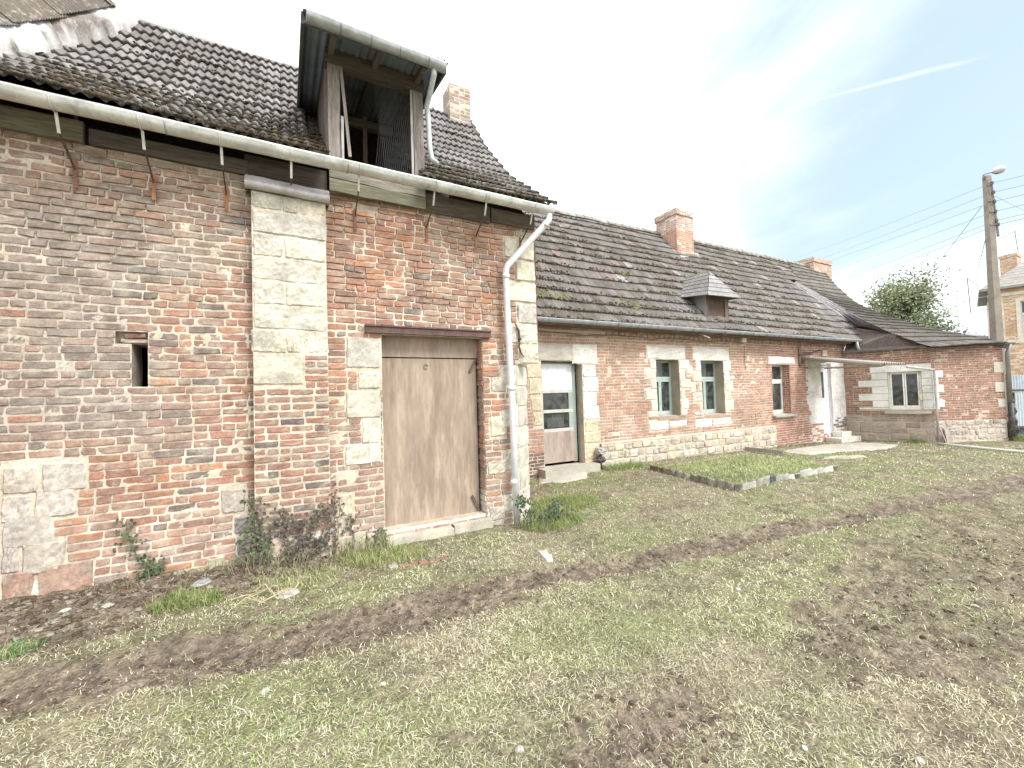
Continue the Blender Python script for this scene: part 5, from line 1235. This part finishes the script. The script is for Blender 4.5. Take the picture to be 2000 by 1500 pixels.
# half buried brick edging in front of the barn door
for k in range(6):
    p = onZ(762+k*20, 1117-k*3.4, -.17); mb = MB(); fr2 = Fr((p[0], p[1], 0), (1, .12)); 
    mb.box((p[0]-.01, p[1]-.05, -.3), (p[0]+.075, p[1]+.06, gz1(p[0], p[1])+rnd.uniform(.0, .014)), np.array((.27, .16, .12) if k > 0 else (.36, .34, .29))*rnd.uniform(.85, 1.15))
    tag(mb.build('edging_brick', M_brick, None), ['pale stone block at the left end of the half buried row before the barn door', 'leftmost red brick of the half buried row, beside the pale block', 'second red brick from the pale block in the half buried row', 'third red brick from the pale block in the half buried row', 'fourth red brick from the pale block in the half buried row', 'red brick at the right end of the half buried row before the barn door'][k], 'brick', 'half buried bricks before the barn door')
# grassy bed edged with upright tiles
bed = thing('garden_bed', 'raised grassy bed edged with upright curved roof tiles in front of the farmhouse', 'garden bed', (8.3, 5.6, -.1))
g0, g1_, g2_, g3 = (7.05, 6.75), (6.75, 4.62), (10.15, 4.62), (10.6, 6.9)
mb = MB(); n = 28; vs = []; cs = []
for j in range(n+1):
    for i in range(n+1):
        a, b2 = i/n, j/n; x = (g1_[0]*(1-a)+g2_[0]*a)*(1-b2)+(g0[0]*(1-a)+g3[0]*a)*b2; y = (g1_[1]*(1-a)+g2_[1]*a)*(1-b2)+(g0[1]*(1-a)+g3[1]*a)*b2
        e = min(a, 1-a, b2, 1-b2); z = -.12+.085*min(1, e*8)+.03*float(fbm(x*2, y*2, 201, 3))+(-.05 if e == 0 else 0); vs.append((x, y, z)); cs.append((.22, .23, .12))
mb.add(vs, gridn(n+1, n+1), np.array(cs)); mb.build('turf', M_soil, bed, smooth=True)
mb = MB(); nb = 15000; A = NR.random(nb); B2 = NR.random(nb)
X = (g1_[0]*(1-A)+g2_[0]*A)*(1-B2)+(g0[0]*(1-A)+g3[0]*A)*B2; Y = (g1_[1]*(1-A)+g2_[1]*A)*(1-B2)+(g0[1]*(1-A)+g3[1]*A)*B2
Z = -.12+.085*np.minimum(1, np.minimum(np.minimum(A, 1-A), np.minimum(B2, 1-B2))*8)
c = grasscol(X, Y, nb)*.6+np.array([.34, .42, .15])*.4
blades(X, Y, Z, NR.uniform(.05, .14, nb), NR.uniform(.005, .010, nb), NR.uniform(.2, 1.3, nb), c, mb); so_ = mb.build('grass', M_grass, bed); so_['kind'] = 'stuff'
def etile(p, d, c, h, lean):
    mb = MB(); d = np.array([d[0], d[1], 0.]); d /= np.linalg.norm(d); nn_ = np.array([d[1], -d[0], 0]); vs = []; m = 8; w = .19
    for j, z in enumerate((-.30, -.02, h)):
        for i in range(m+1):
            t = i/m-.5; vs.append(np.array([p[0], p[1], 0])+d*t*w*1.02+nn_*(.045*math.cos(t*math.pi)+lean*(j-1))+np.array([0, 0, z+(.012*math.cos(t*6) if j == 2 else 0)]))
    th = nn_*-.014; V2 = [v_+th for v_ in vs]; k = len(vs)
    f = gridn(m+1, 3)+[tuple(a_+k for a_ in q[::-1]) for q in gridn(m+1, 3)]+[(2*(m+1)+i, 2*(m+1)+i+1, k+2*(m+1)+i+1, k+2*(m+1)+i) for i in range(m)]
    mb.add(vs+V2, f, c); mb.build('edging_tile', M_slate, bed, smooth=True)
for i in range(11):
    t = i/10.5; p = (g0[0]*(1-t)+g1_[0]*t, g0[1]*(1-t)+g1_[1]*t); c = lerp((.22, .14, .11), (.28, .27, .22), min(1, t*1.6)); etile(p, (g1_[0]-g0[0], g1_[1]-g0[1]), c*rnd.uniform(.8, 1.2), gz1(*p)+rnd.uniform(.10, .15), rnd.uniform(-.02, .03))
for i in range(17):
    t = (i+.3)/17; p = (g1_[0]*(1-t)+g2_[0]*t, g1_[1]-.02); c = lerp((.30, .29, .25), (.44, .44, .40), min(1, t*1.5)) if i != 5 else np.array((.10, .11, .14)); etile(p, (1, 0), c*rnd.uniform(.8, 1.15), gz1(*p)+rnd.uniform(.07, .15), rnd.uniform(-.03, .04))

# white pipe on the ground, leaning laths
mb = MB(); pts = [onZ(a, b_, -.23) for a, b_ in ((1832, 866), (1865, 871), (1900, 875), (1950, 880), (2010, 885), (2150, 898))]
for p in pts: p[2] = gz1(p[0], p[1])+.05
mb.tube(pts, .032, (.74, .76, .74), 8); tag(mb.build('drain_pipe', M_pvc, None, smooth=True), 'long white plastic pipe lying on the grass from the wing wall to the right', 'pipe')
for (x0, y0, x1, y1, w, c, lb) in ((1846, 836, 1854, 869, .10, (.40, .37, .33), 'grey weathered board leaning on the rubble base of the wing'), (1851, 838, 1859, 868, .06, (.34, .32, .28), 'narrower grey lath leaning just right of a wider board'), (1834, 834, 1850, 868, .03, (.50, .34, .30), 'thin pinkish stick leaning slantwise beside the grey boards')):
    p = FBC.uv(x0, y0, .03); a = FBC.P(p[0], p[1], .03); p = FBC.uv(x1, y1, .16); b_ = FBC.P(p[0], p[1]-.02, .16); mb = MB(); mb.beam(a, b_, w, .025, c, FBC.N); tag(mb.build('board', M_wood, None), lb, 'board')

# ------------------------------------------------------------------ gate, pole, wires
rdir = np.array([rt[0], rt[1], 0]); G0 = onD(1973, 800, 14.9); G0[2] = 0
FGt = Fr(G0, rdir[:2])
gate = thing('metal_gate', 'pale blue corrugated sheet metal gate at the right edge', 'gate', (G0[0]+1, G0[1]-.5, -.3))
mb = MB(); corr(mb, G0+np.array([0, 0, 1.32]), rdir, (0, 0, 1), 3.2, .50, (.46, .53, .60), .10, .014, 2); corr(mb, G0+np.array([0, 0, .02])-FGt.N*.0, rdir, (0, 0, 1), 3.2, 1.25, (.52, .60, .64), .10, .014, 3); mb.build('sheet', M_paint, gate, smooth=True)
mb = MB(); mb.beam(G0+(0, 0, 1.29), G0+rdir*3.2+(0, 0, 1.29), .06, .05, (.07, .08, .10)); mb.beam(G0+(0, 0, -.02), G0+rdir*3.2+(0, 0, -.02), .06, .05, (.10, .11, .13)); mb.beam(G0+(0, 0, -.36)-rdir*.04, G0+(0, 0, 1.85)-rdir*.04, .06, .06, (.16, .17, .18)); mb.build('frame', M_rust, gate)
mb = MB(); mb.slab([G0-FGt.N*.1+(0, 0, -.4), G0+rdir*3.2-FGt.N*.1+(0, 0, -.4), G0+rdir*3.2-FGt.N*.1+(0, 0, -.05), G0-FGt.N*.1+(0, 0, -.05)], .05, (.10, .12, .16)); mb.build('bottom_board', M_paint, gate)
mb = MB(); q = FBC.P(LBC+.30, 0, -.1)
mb.tube([(q[0]+.03*math.sin(k*2), q[1]+.03*math.cos(k*3), -.4+k*.15) for k in range(12)], [rnd.uniform(.08, .12)*(1.3-.05*k) for k in range(12)], (.065, .062, .06), 7)
tag(mb.build('gate_pillar', M_stone, None), 'narrow tarred rubble pillar between the wing and the blue gate', 'pillar')

P0, P1 = np.array([25.36, 5.67, -.5]), np.array([25.05, 5.58, 9.93])
pole = thing('utility_pole', 'tall grey concrete power pole with a street lamp, behind the wing roof', 'utility pole', P0)
mb = MB(); vs = []
for i, t in enumerate(np.linspace(0, 1, 9)):
    p = P0+(P1-P0)*t; w = .32*(1-t)+.18*t; d = .28*(1-t)+.16*t
    for a, b_ in ((-1, -1), (1, -1), (1, 1), (-1, 1)): vs.append(p+rdir*a*w/2*1.1+fw*np.array([1, 1, 0])*b_*d/2)
mb.add(vs, [(i*4+k, i*4+(k+1) % 4, i*4+4+(k+1) % 4, i*4+4+k) for i in range(8) for k in range(4)]+[(32, 33, 34, 35)], (.29, .26, .225)); mb.build('post', M_conc, pole)
dD = 17.0
mb = MB(); mb.tube([onD(1922, 352, dD), onD(1921, 342, dD), onD(1926, 339, dD), onD(1937, 336, dD), onD(1942, 334, dD)], .035, (.28, .26, .30), 8); lo_ = mb.build('lamp_arm', M_zinc, pole, smooth=True)
mb = MB(); c0, c1 = onD(1938, 336, dD), onD(1963, 328, dD); ax = c1-c0; ln = np.linalg.norm(ax); ax /= ln
mb.tube([c0+ax*ln*t for t in (0, .12, .35, .65, .9, 1.0)], [.04, .09, .15, .16, .09, .02], (.52, .50, .54), 12); mb.build('lamp_head', M_paint, pole, smooth=True)
mb = MB(); mb.tube([c0+ax*ln*t-np.array([0, 0, .05]) for t in (.15, .35, .6, .75)], [.05, .10, .08, .02], (.26, .24, .30), 10); mb.build('lamp_glass', M_paint, pole, smooth=True)
mb = MB(); mb.beam(onD(1936, 356, dD-.1), onD(1950, 462, dD-.1), .07, .07, (.34, .32, .34)); mb.beam(onD(1930, 352, dD-.1), onD(1938, 420, dD-.1), .05, .05, (.36, .34, .34))
for a, b_ in (((1928, 362), (1938, 358)), ((1929, 393), (1941, 390)), ((1932, 414), (1946, 412)), ((1934, 440), (1950, 437))): mb.beam(onD(*a, dD-.12), onD(*b_, dD-.12), .05, .06, (.22, .2, .2))
rk = mb.build('insulator_rack', M_rust, pole)
RW = [(1938, 357), (1941, 375), (1943, 393), (1945, 412), (1947, 430), (1950, 438)]
for q in RW: 
    mb = MB(); p = onD(*q, dD-.15); mb.tube([p-(0, 0, .07), p-(0, 0, .03), p, p+(0, 0, .04), p+(0, 0, .07)], [.03, .055, .03, .055, .02], (.20, .19, .2), 8); mb.build('insulator', M_paint, pole, smooth=True)
LW = [(1911, 368, 1670, 460), (1914, 385, 1640, 490), (1914, 404, 1619, 508), (1917, 421, 1625, 526), (1920, 446, 1655, 542), (1920, 454, 1661, 553)]
nmw = ['topmost', 'second from the top', 'third from the top', 'fourth from the top', 'fifth from the top', 'lowest']
for i, ((a, b_), (c, d, e, f_)) in enumerate(zip(RW, LW)):
    s_ = (f_-d)/(e-c); far = onD(1560, d+(1560-c)*s_, 58); near = onD(2200, b_-(2200-a)*.27, 11.0); m_ = onD(a, b_, dD-.15); mb = MB()
    def sag(p, q, k, n=14): return [p+(q-p)*t-np.array([0, 0, k*4*t*(1-t)]) for t in np.linspace(0, 1, n)]
    mb.tube(sag(far, m_, .10)+sag(m_, near, .05)[1:], .009, (.30, .30, .32), 4, False); tag(mb.build('power_line', M_cable, None), 'overhead wire, '+nmw[i]+' of the six parallel wires at the pole', 'power line', 'wires strung along the street')
mb = MB(); mb.tube(sag(onD(1918, 402, dD), onD(1808, 540, 30), .1), .012, (.32, .32, .35), 4, False); tag(mb.build('service_cable', M_cable, None), 'thicker cable slanting steeply down left from the pole to the tree', 'cable')
mb = MB(); mb.tube(sag(onD(1924, 470, dD), onD(1895, 546, 27), .35), .012, (.32, .32, .35), 4, False); tag(mb.build('service_cable', M_cable, None), 'short drooping cable from the pole down to the bracket on the far house', 'cable')
mb = MB(); mb.tube(sag(onD(1944, 383, dD), onD(2120, 455, 12), .1), .012, (.32, .32, .35), 4, False); tag(mb.build('service_cable', M_cable, None), 'cable crossing the parallel wires as it leaves the pole to the right', 'cable')

# ------------------------------------------------------------------ neighbour house
nh = thing('neighbour_house', 'tall pale orange brick house with a grey hip roof behind the pole', 'house', (43, 9, -.4))
hd = 27.0
H0 = onD(1941, 700, hd); Uh = np.array([.25, -.968]); FN = Fr((H0[0], H0[1], 0), Uh); FS = Fr((H0[0]-.72*FN.U[0]*0, H0[1], 0), FN.N[:2]*1.0)
ez = FN.uv(1941, 566)[1]; Nb = -FN.N
mb = MB()
FN0 = FN
def cN(u, v, r): return np.array(r.choice([(.58, .36, .22), (.54, .33, .20), (.62, .41, .27), (.50, .30, .2)]))*r.uniform(.9, 1.1)
wn = FN.rect(1992, 588, 2020, 660); wn = (wn[0], wn[0]+1.0, wn[2], wn[3])
wn2 = (wn[0]+2.4, wn[0]+3.4, wn[2], wn[3]); b1 = FN.uv(1960, 600)[1]; b2_ = FN.uv(1960, 672)[1]
brickwork(mb, FN, .55, 8, -.4, ez-.5, [wn, wn2], cN, .085, .26, .012, None, 4, 4, 0, .003, .0, .006, 3, .01)
sheet(mb, FN, 0, 8, -.5, ez, [wn, wn2], lambda u, v: np.tile((.68, .60, .48), (len(u), 1)), .5, -.005, 0)
z = -.3; i = 0
while z < ez-.6: block(mb, FN, .0, .55 if i % 2 else .38, z, z+.33, (.70, .68, .62), .01, .02, .01, .004, 4, 4, .001, .03); z += .35; i += 1
Wc = (.74, .70, .60)
mb.build('wall', M_farm, nh)
mb = MB()
def fbox(fr_, u0, u1, v0, v1, d0, d1, c):
    P = [fr_.P(u, v, d) for d in (d0, d1) for u, v in ((u0, v0), (u1, v0), (u1, v1), (u0, v1))]; mb.add(P, [(0, 3, 2, 1), (4, 5, 6, 7), (0, 1, 5, 4), (1, 2, 6, 5), (2, 3, 7, 6), (3, 0, 4, 7)], c)
fbox(FN, -.1, 8, ez-.5, ez-.3, -.1, .06, Wc); fbox(FN, -.3, 8, ez-.06, ez+.08, -.1, .35, Wc); fbox(FN, -.02, 8, b2_, b2_+.22, -.1, .05, Wc); fbox(FN, 0, 8, ez-.3, ez-.06, -.1, .02, (.62, .42, .3))
for w_ in (wn, wn2): fbox(FN, w_[0]-.18, w_[0], w_[2]-.15, w_[3]+.2, -.1, .04, Wc); fbox(FN, w_[1], w_[1]+.18, w_[2]-.15, w_[3]+.2, -.1, .04, Wc); fbox(FN, w_[0], w_[1], w_[3], w_[3]+.2, -.1, .04, Wc); fbox(FN, w_[0], w_[1], w_[2]-.15, w_[2], -.1, .06, Wc)
mb.build('stone_trim', M_white, nh)
wo2 = casement(FN, wn, .12, (.75, .74, .72), None, .5, True, 'window', nh, .07); wo3 = casement(FN, wn2, .12, (.75, .74, .72), None, .5, True, 'window', nh, .07)
darkroom('interior', FN, wn, .2, nh, (.2, .19, .18), 1, .05); darkroom('interior', FN, wn2, .2, nh, (.2, .19, .18), 1, .05)
mb = MB(); Q = [FN.P(0, -.5, -.002), FN.P(0, -.5, -7), FN.P(0, ez, -7), FN.P(0, ez, -.002)]; mb.add(Q, [(0, 1, 2, 3)], (.70, .69, .68)); mb.add([FN.P(8, -.5, 0), FN.P(8, -.5, -7), FN.P(8, ez, -7), FN.P(8, ez, 0)], [(0, 1, 2, 3)], (.6, .5, .4)); mb.add([FN.P(0, -.5, -7), FN.P(8, -.5, -7), FN.P(8, ez, -7), FN.P(0, ez, -7)], [(3, 2, 1, 0)], (.6, .5, .4)); mb.build('side_wall', M_white, nh)
mb = MB(); e = .45; R0, R1_ = FN.P(2.4, ez+2.6, -3.5), FN.P(5.6, ez+2.6, -3.5); c4 = [FN.P(-e, ez+.05, e), FN.P(8+e, ez+.05, e), FN.P(8+e, ez+.05, -7-e), FN.P(-e, ez+.05, -7-e)]
mb.slab(c4, .12, (.3, .28, .3), (0, 0, 1)); 
slat(c4[0], c4[1], R1_, R0, (.30, .28, .26), 12); slat(c4[3], c4[0], R0, R0, (.30, .28, .28), 12); slat(c4[1], c4[2], R1_, R1_, (.3, .3, .3), 12); slat(c4[2], c4[3], R0, R1_, (.3, .3, .3), 12)
mb.build('roof', M_slate, nh)
cc_ = onD(1974, 520, 29.5); chimney(nh, cc_[0]-.5, cc_[0]+.5, cc_[1]-.4, cc_[1]+.4, ez+1.2, cc_[2]+.75, cN)
mb = MB(); p, q = onD(1992, 500, 29.5), onD(1982, 452, 29.5); mb.tube([p-(0, 0, .8), q], .025, (.3, .3, .33), 5); a, b_ = onD(1954, 466, 29.5), onD(1985, 450, 29.5); mb.tube([a, b_], .015, (.4, .4, .44), 4)
for t in np.linspace(.1, .9, 7): p = a+(b_-a)*t; mb.tube([p-FN.N*.25, p+FN.N*.25], .01, (.4, .4, .44), 4)
mb.build('antenna', M_cable, nh)
mb = MB(); v1_, v2_ = onD(1889, 542, 27), onD(1896, 611, 27); mb.tube([v1_, v2_], .03, (.3, .28, .34), 5)
for a, b_ in (((1894, 584), (1930, 579)), ((1896, 610), (1930, 604)), ((1889, 543), (1914, 560))): mb.tube([onD(*a, 27), onD(*b_, 27)], .02, (.35, .33, .38), 5)
mb.build('service_bracket', M_cable, nh)
# far low house roofs
fh = thing('distant_house', 'low distant house with a bluish slate roof between the tree and the pole', 'house', onD(1905, 665, 55))
mb = MB(); c0 = onD(1890, 655, 55); c1 = onD(1945, 657, 55); up_ = np.array([0, 0, 1.0]); bk_ = np.array([fw[0], fw[1], 0])*4
mb.slab([c0, c1, c1+up_*1.1+bk_, c0+up_*1.1+bk_], .2, (.20, .22, .28)); mb.build('roof', M_slate, fh)
mb = MB(); mb.slab([c0-up_*3.5+bk_*.1, c1-up_*3.5+bk_*.1, c1+bk_*.1, c0+bk_*.1], .2, (.6, .58, .55)); mb.build('wall', M_white, fh)

# ------------------------------------------------------------------ trees
def tree(base, h, cz, rx, rz, n, leaf, cols, label, seed=1, sparse=0, group=None):
    r = random.Random(seed); R2 = np.random.default_rng(seed); base = np.array(base, float)
    t = thing('tree', label, 'tree', base, group); mb = MB()
    top = base+np.array([.2, .1, h*.72]); mb.tube([base, base+np.array([.05, 0, h*.25]), base+np.array([.1, .1, h*.5]), top], [.22, .17, .11, .04], (.16, .13, .10), 8)
    tips = []
    for i in range(95):
        s0 = r.uniform(.18, .95); p = base+np.array([.1*s0, .1*s0, h*.72*s0]); a = r.uniform(0, 6.28); el = r.uniform(.1, 1.1)
        L = rx*r.uniform(.55, 1.02)*(1.1-.35*s0); q = p+np.array([math.cos(a)*math.cos(el), math.sin(a)*math.cos(el), math.sin(el)])*L
        q[2] = min(q[2], base[2]+h*r.uniform(.85, 1.02)); m_ = (p+q)/2+np.array([0, 0, .15*L]); mb.tube([p, m_, q], [.05, .03, .008], (.17, .14, .11), 5); tips += [q, (m_+q)/2, m_, q+np.array([r.gauss(0, .3), r.gauss(0, .3), r.gauss(0, .3)])]
    mb.build('trunk', M_bark, t, smooth=True)
    T = np.array(tips); mb = MB(); k = R2.integers(0, len(T), n); C = T[k]+R2.normal(0, rx*.15, (n, 3))
    ax1 = R2.normal(size=(n, 3)); ax1 /= np.linalg.norm(ax1, axis=1)[:, None]; ax2 = np.cross(ax1, R2.normal(size=(n, 3))); ax2 /= np.linalg.norm(ax2, axis=1)[:, None]
    s_ = R2.uniform(.6, 1.3, n)[:, None]*leaf; V = np.stack([C-ax1*s_, C+ax2*s_*.5, C+ax1*s_, C-ax2*s_*.5], 1).reshape(-1, 3)
    cl_ = np.array(cols)[(k*7) % len(cols)]*R2.uniform(.7, 1.3, (n, 1)); cc = np.repeat(cl_[:, None], 4, 1).reshape(-1, 3); i4 = np.arange(n)*4
    mb.add(V, list(zip(i4.tolist(), (i4+1).tolist(), (i4+2).tolist(), (i4+3).tolist())), cc); mb.build('crown', M_leaf, t)
p = onD(1772, 640, 30); tree((p[0], p[1], -.3), 11.3, 0, 2.9, 2.5, 24000, .10, [(.24, .29, .18), (.30, .33, .19), (.19, .25, .17), (.36, .37, .22)], 'bushy green tree with a yellowish left side rising behind the wing roof', 4)  # leaf colours lightened to stand in for bright distance haze
p = onD(1640, 600, 36); tree((p[0], p[1], -.3), 10.8, 0, 1.9, 2.5, 2200, .08, [(.18, .18, .12), (.14, .16, .10)], 'sparse thin tree showing just right of the low far chimney', 6)
p = onD(1856, 640, 33); tree((p[0], p[1], -.3), 6.7, 0, 1.6, 1.6, 3000, .08, [(.16, .18, .12), (.12, .15, .09)], 'smaller dull green tree low to the right of the bushy tree', 8)

# ------------------------------------------------------------------ ivy
def ivy(name, label, fn, n, size, cols, stems, m=M_leaf):
    t = thing(name, label, 'ivy', fn(.5, 0.02)); mb = MB()
    for S2 in stems: mb.tube([fn(*q) for q in S2], .005, (.20, .15, .11), 5)
    mb.build('stem', M_bark, t); mb = MB()
    for i in range(n):
        S2 = rnd.choice(stems); k = rnd.uniform(0, len(S2)-1.001); j = int(k); f_ = k-j
        a = S2[j][0]*(1-f_)+S2[j+1][0]*f_; b_ = S2[j][1]*(1-f_)+S2[j+1][1]*f_
        c = np.array(fn(a+rnd.gauss(0, .05), b_+rnd.gauss(0, .05)))+np.array([0, -rnd.uniform(.0, .04), 0]); sz = size*rnd.uniform(.6, 1.3); ang = rnd.uniform(-.9, .9)+math.pi
        nx = rnd.uniform(-.5, .5); nz = rnd.uniform(-.2, .7); Nn_ = np.array([nx, -1, nz]); Nn_ /= np.linalg.norm(Nn_); U_ = np.cross(Nn_, (0, 0, 1)); U_ /= np.linalg.norm(U_); V_ = np.cross(U_, Nn_)
        pts = [(0, -.9), (.45, -.75), (.55, -.2), (1.0, -.05), (.5, .25), (0, 1.0), (-.5, .25), (-1.0, -.05), (-.55, -.2), (-.45, -.75)]
        P = [c+(U_*(x*math.cos(ang)-y*math.sin(ang))+V_*(x*math.sin(ang)+y*math.cos(ang)))*sz+Nn_*(.1*sz*abs(x)) for x, y in pts]
        mb.add(P, [tuple(range(10))], np.array(rnd.choice(cols))*rnd.uniform(.7, 1.3))
    mb.build('leaves', m, t)
fB = lambda u, v: tuple(FB.P(u, v, .04)); fW = lambda u, v: tuple(F.P(u, v, .02))
IV = [(.06, .085, .045), (.08, .115, .055), (.11, .145, .075)]; IVd = [(.10, .085, .075), (.13, .10, .09), (.09, .10, .06), (.17, .14, .12)]
def U_(x, y, f_=FB): return f_.uv(x, y)
def walk(pts, f_): return [f_.uv(*q) for q in pts]
ivy('ivy', 'dark brown and green ivy spreading over the foot of the stone buttress', fB, 850, .017, IVd, [walk(q, FB) for q in (((560, 1130), (565, 1080), (555, 1030), (545, 995)), ((575, 1110), (590, 1060), (610, 1020), (640, 985)), ((600, 1120), (620, 1070), (645, 1030), (650, 980)), ((560, 1090), (600, 1060), (640, 1060)), ((540, 1020), (580, 1030), (620, 1000)))])
ivy('ivy', 'green ivy climbing the corner between the wall and the left edge of the buttress', fB, 620, .018, IV+IVd[:2], [walk(q, FB) for q in (((505, 1130), (510, 1080), (500, 1030), (488, 970)), ((500, 1120), (520, 1070), (500, 1010)), ((515, 1140), (500, 1090), (488, 1040)))])
ivy('ivy', 'single strand of ivy curling up the brick wall left of the buttress', fW, 260, .018, IV, [walk(q, F) for q in (((300, 1128), (288, 1105), (268, 1080), (255, 1050), (247, 1018)), ((298, 1130), (305, 1112), (318, 1102)), ((285, 1130), (300, 1120)))])
ivy('ivy', 'thin brown creeper beside the pale stones right of the buttress', fW, 170, .018, IVd, [walk(q, F) for q in (((655, 1085), (655, 1040), (652, 990), (655, 960)), ((680, 1080), (686, 1030), (685, 1010)), ((735, 1070), (735, 1045), (740, 1050)))])
p = (3.0, 5.05)
ivy('ivy', 'green ivy around the foot of the white downpipe at the barn corner', lambda u, v: (u, 5.1-.1*rnd.random(), v), 520, .022, IV, [[(2.9, -.25), (3.1, -.1), (3.3, -.05), (3.5, -.15)], [(2.95, -.25), (2.9, 0), (2.72, .25)], [(3.2, -.25), (3.35, .0), (3.3, .08)], [(3.2, -.2), (3.6, -.15), (3.9, -.2)]])
ivy('ivy', 'small weed against the limestone block left of the barn door', fW, 60, .02, IV, [walk(q, F) for q in (((735, 1068), (740, 1050), (738, 1042)),)])
# dry stalks and weeds straggling along the wall foot
def stalks(label, x0, x1, y, n, h, cols):
    mb = MB()
    for i in range(n):
        x = rnd.uniform(x0, x1); yy = y+rnd.uniform(-.18, .08); z = gz1(x, yy); a = rnd.uniform(0, 6.28); l = h*rnd.uniform(.4, 1.2); k = rnd.uniform(.1, .7)
        mb.tube([(x, yy, z-.01), (x+l*k*.4*math.cos(a), yy+l*k*.25*math.sin(a)-.02, z+l*.6), (x+l*k*math.cos(a), yy+l*k*.5*math.sin(a)-.03, z+l*.85)], [.0035, .0028, .0012], np.array(rnd.choice(cols))*rnd.uniform(.7, 1.2), 3, False)
    o = mb.build('weeds', M_grass, None); tag(o, label, 'weeds', 'dry weeds along the wall foot')
stalks('tangle of dry stalks and thin weeds at the foot of the stone buttress', -.5, .6, 5.05, 130, .20, [(.16, .12, .09), (.30, .26, .16), (.42, .37, .24), (.14, .17, .08)])
stalks('dead stalks and green blades between the buttress and the barn doorstep', .5, 1.05, 5.12, 120, .22, [(.18, .22, .09), (.42, .38, .24), (.24, .28, .11)])
stalks('dry weeds in the corner by the white downpipe', 2.5, 3.6, 5.05, 130, .22, [(.20, .24, .10), (.36, .33, .2), (.15, .12, .09)])
stalks('low dead weeds on the dug soil under the ivy strand', -1.6, -.5, 5.1, 90, .12, [(.36, .32, .21), (.2, .2, .1), (.16, .13, .1)])
for o_ in list(bpy.data.objects):
    if '_w' in o_: del o_['_w']
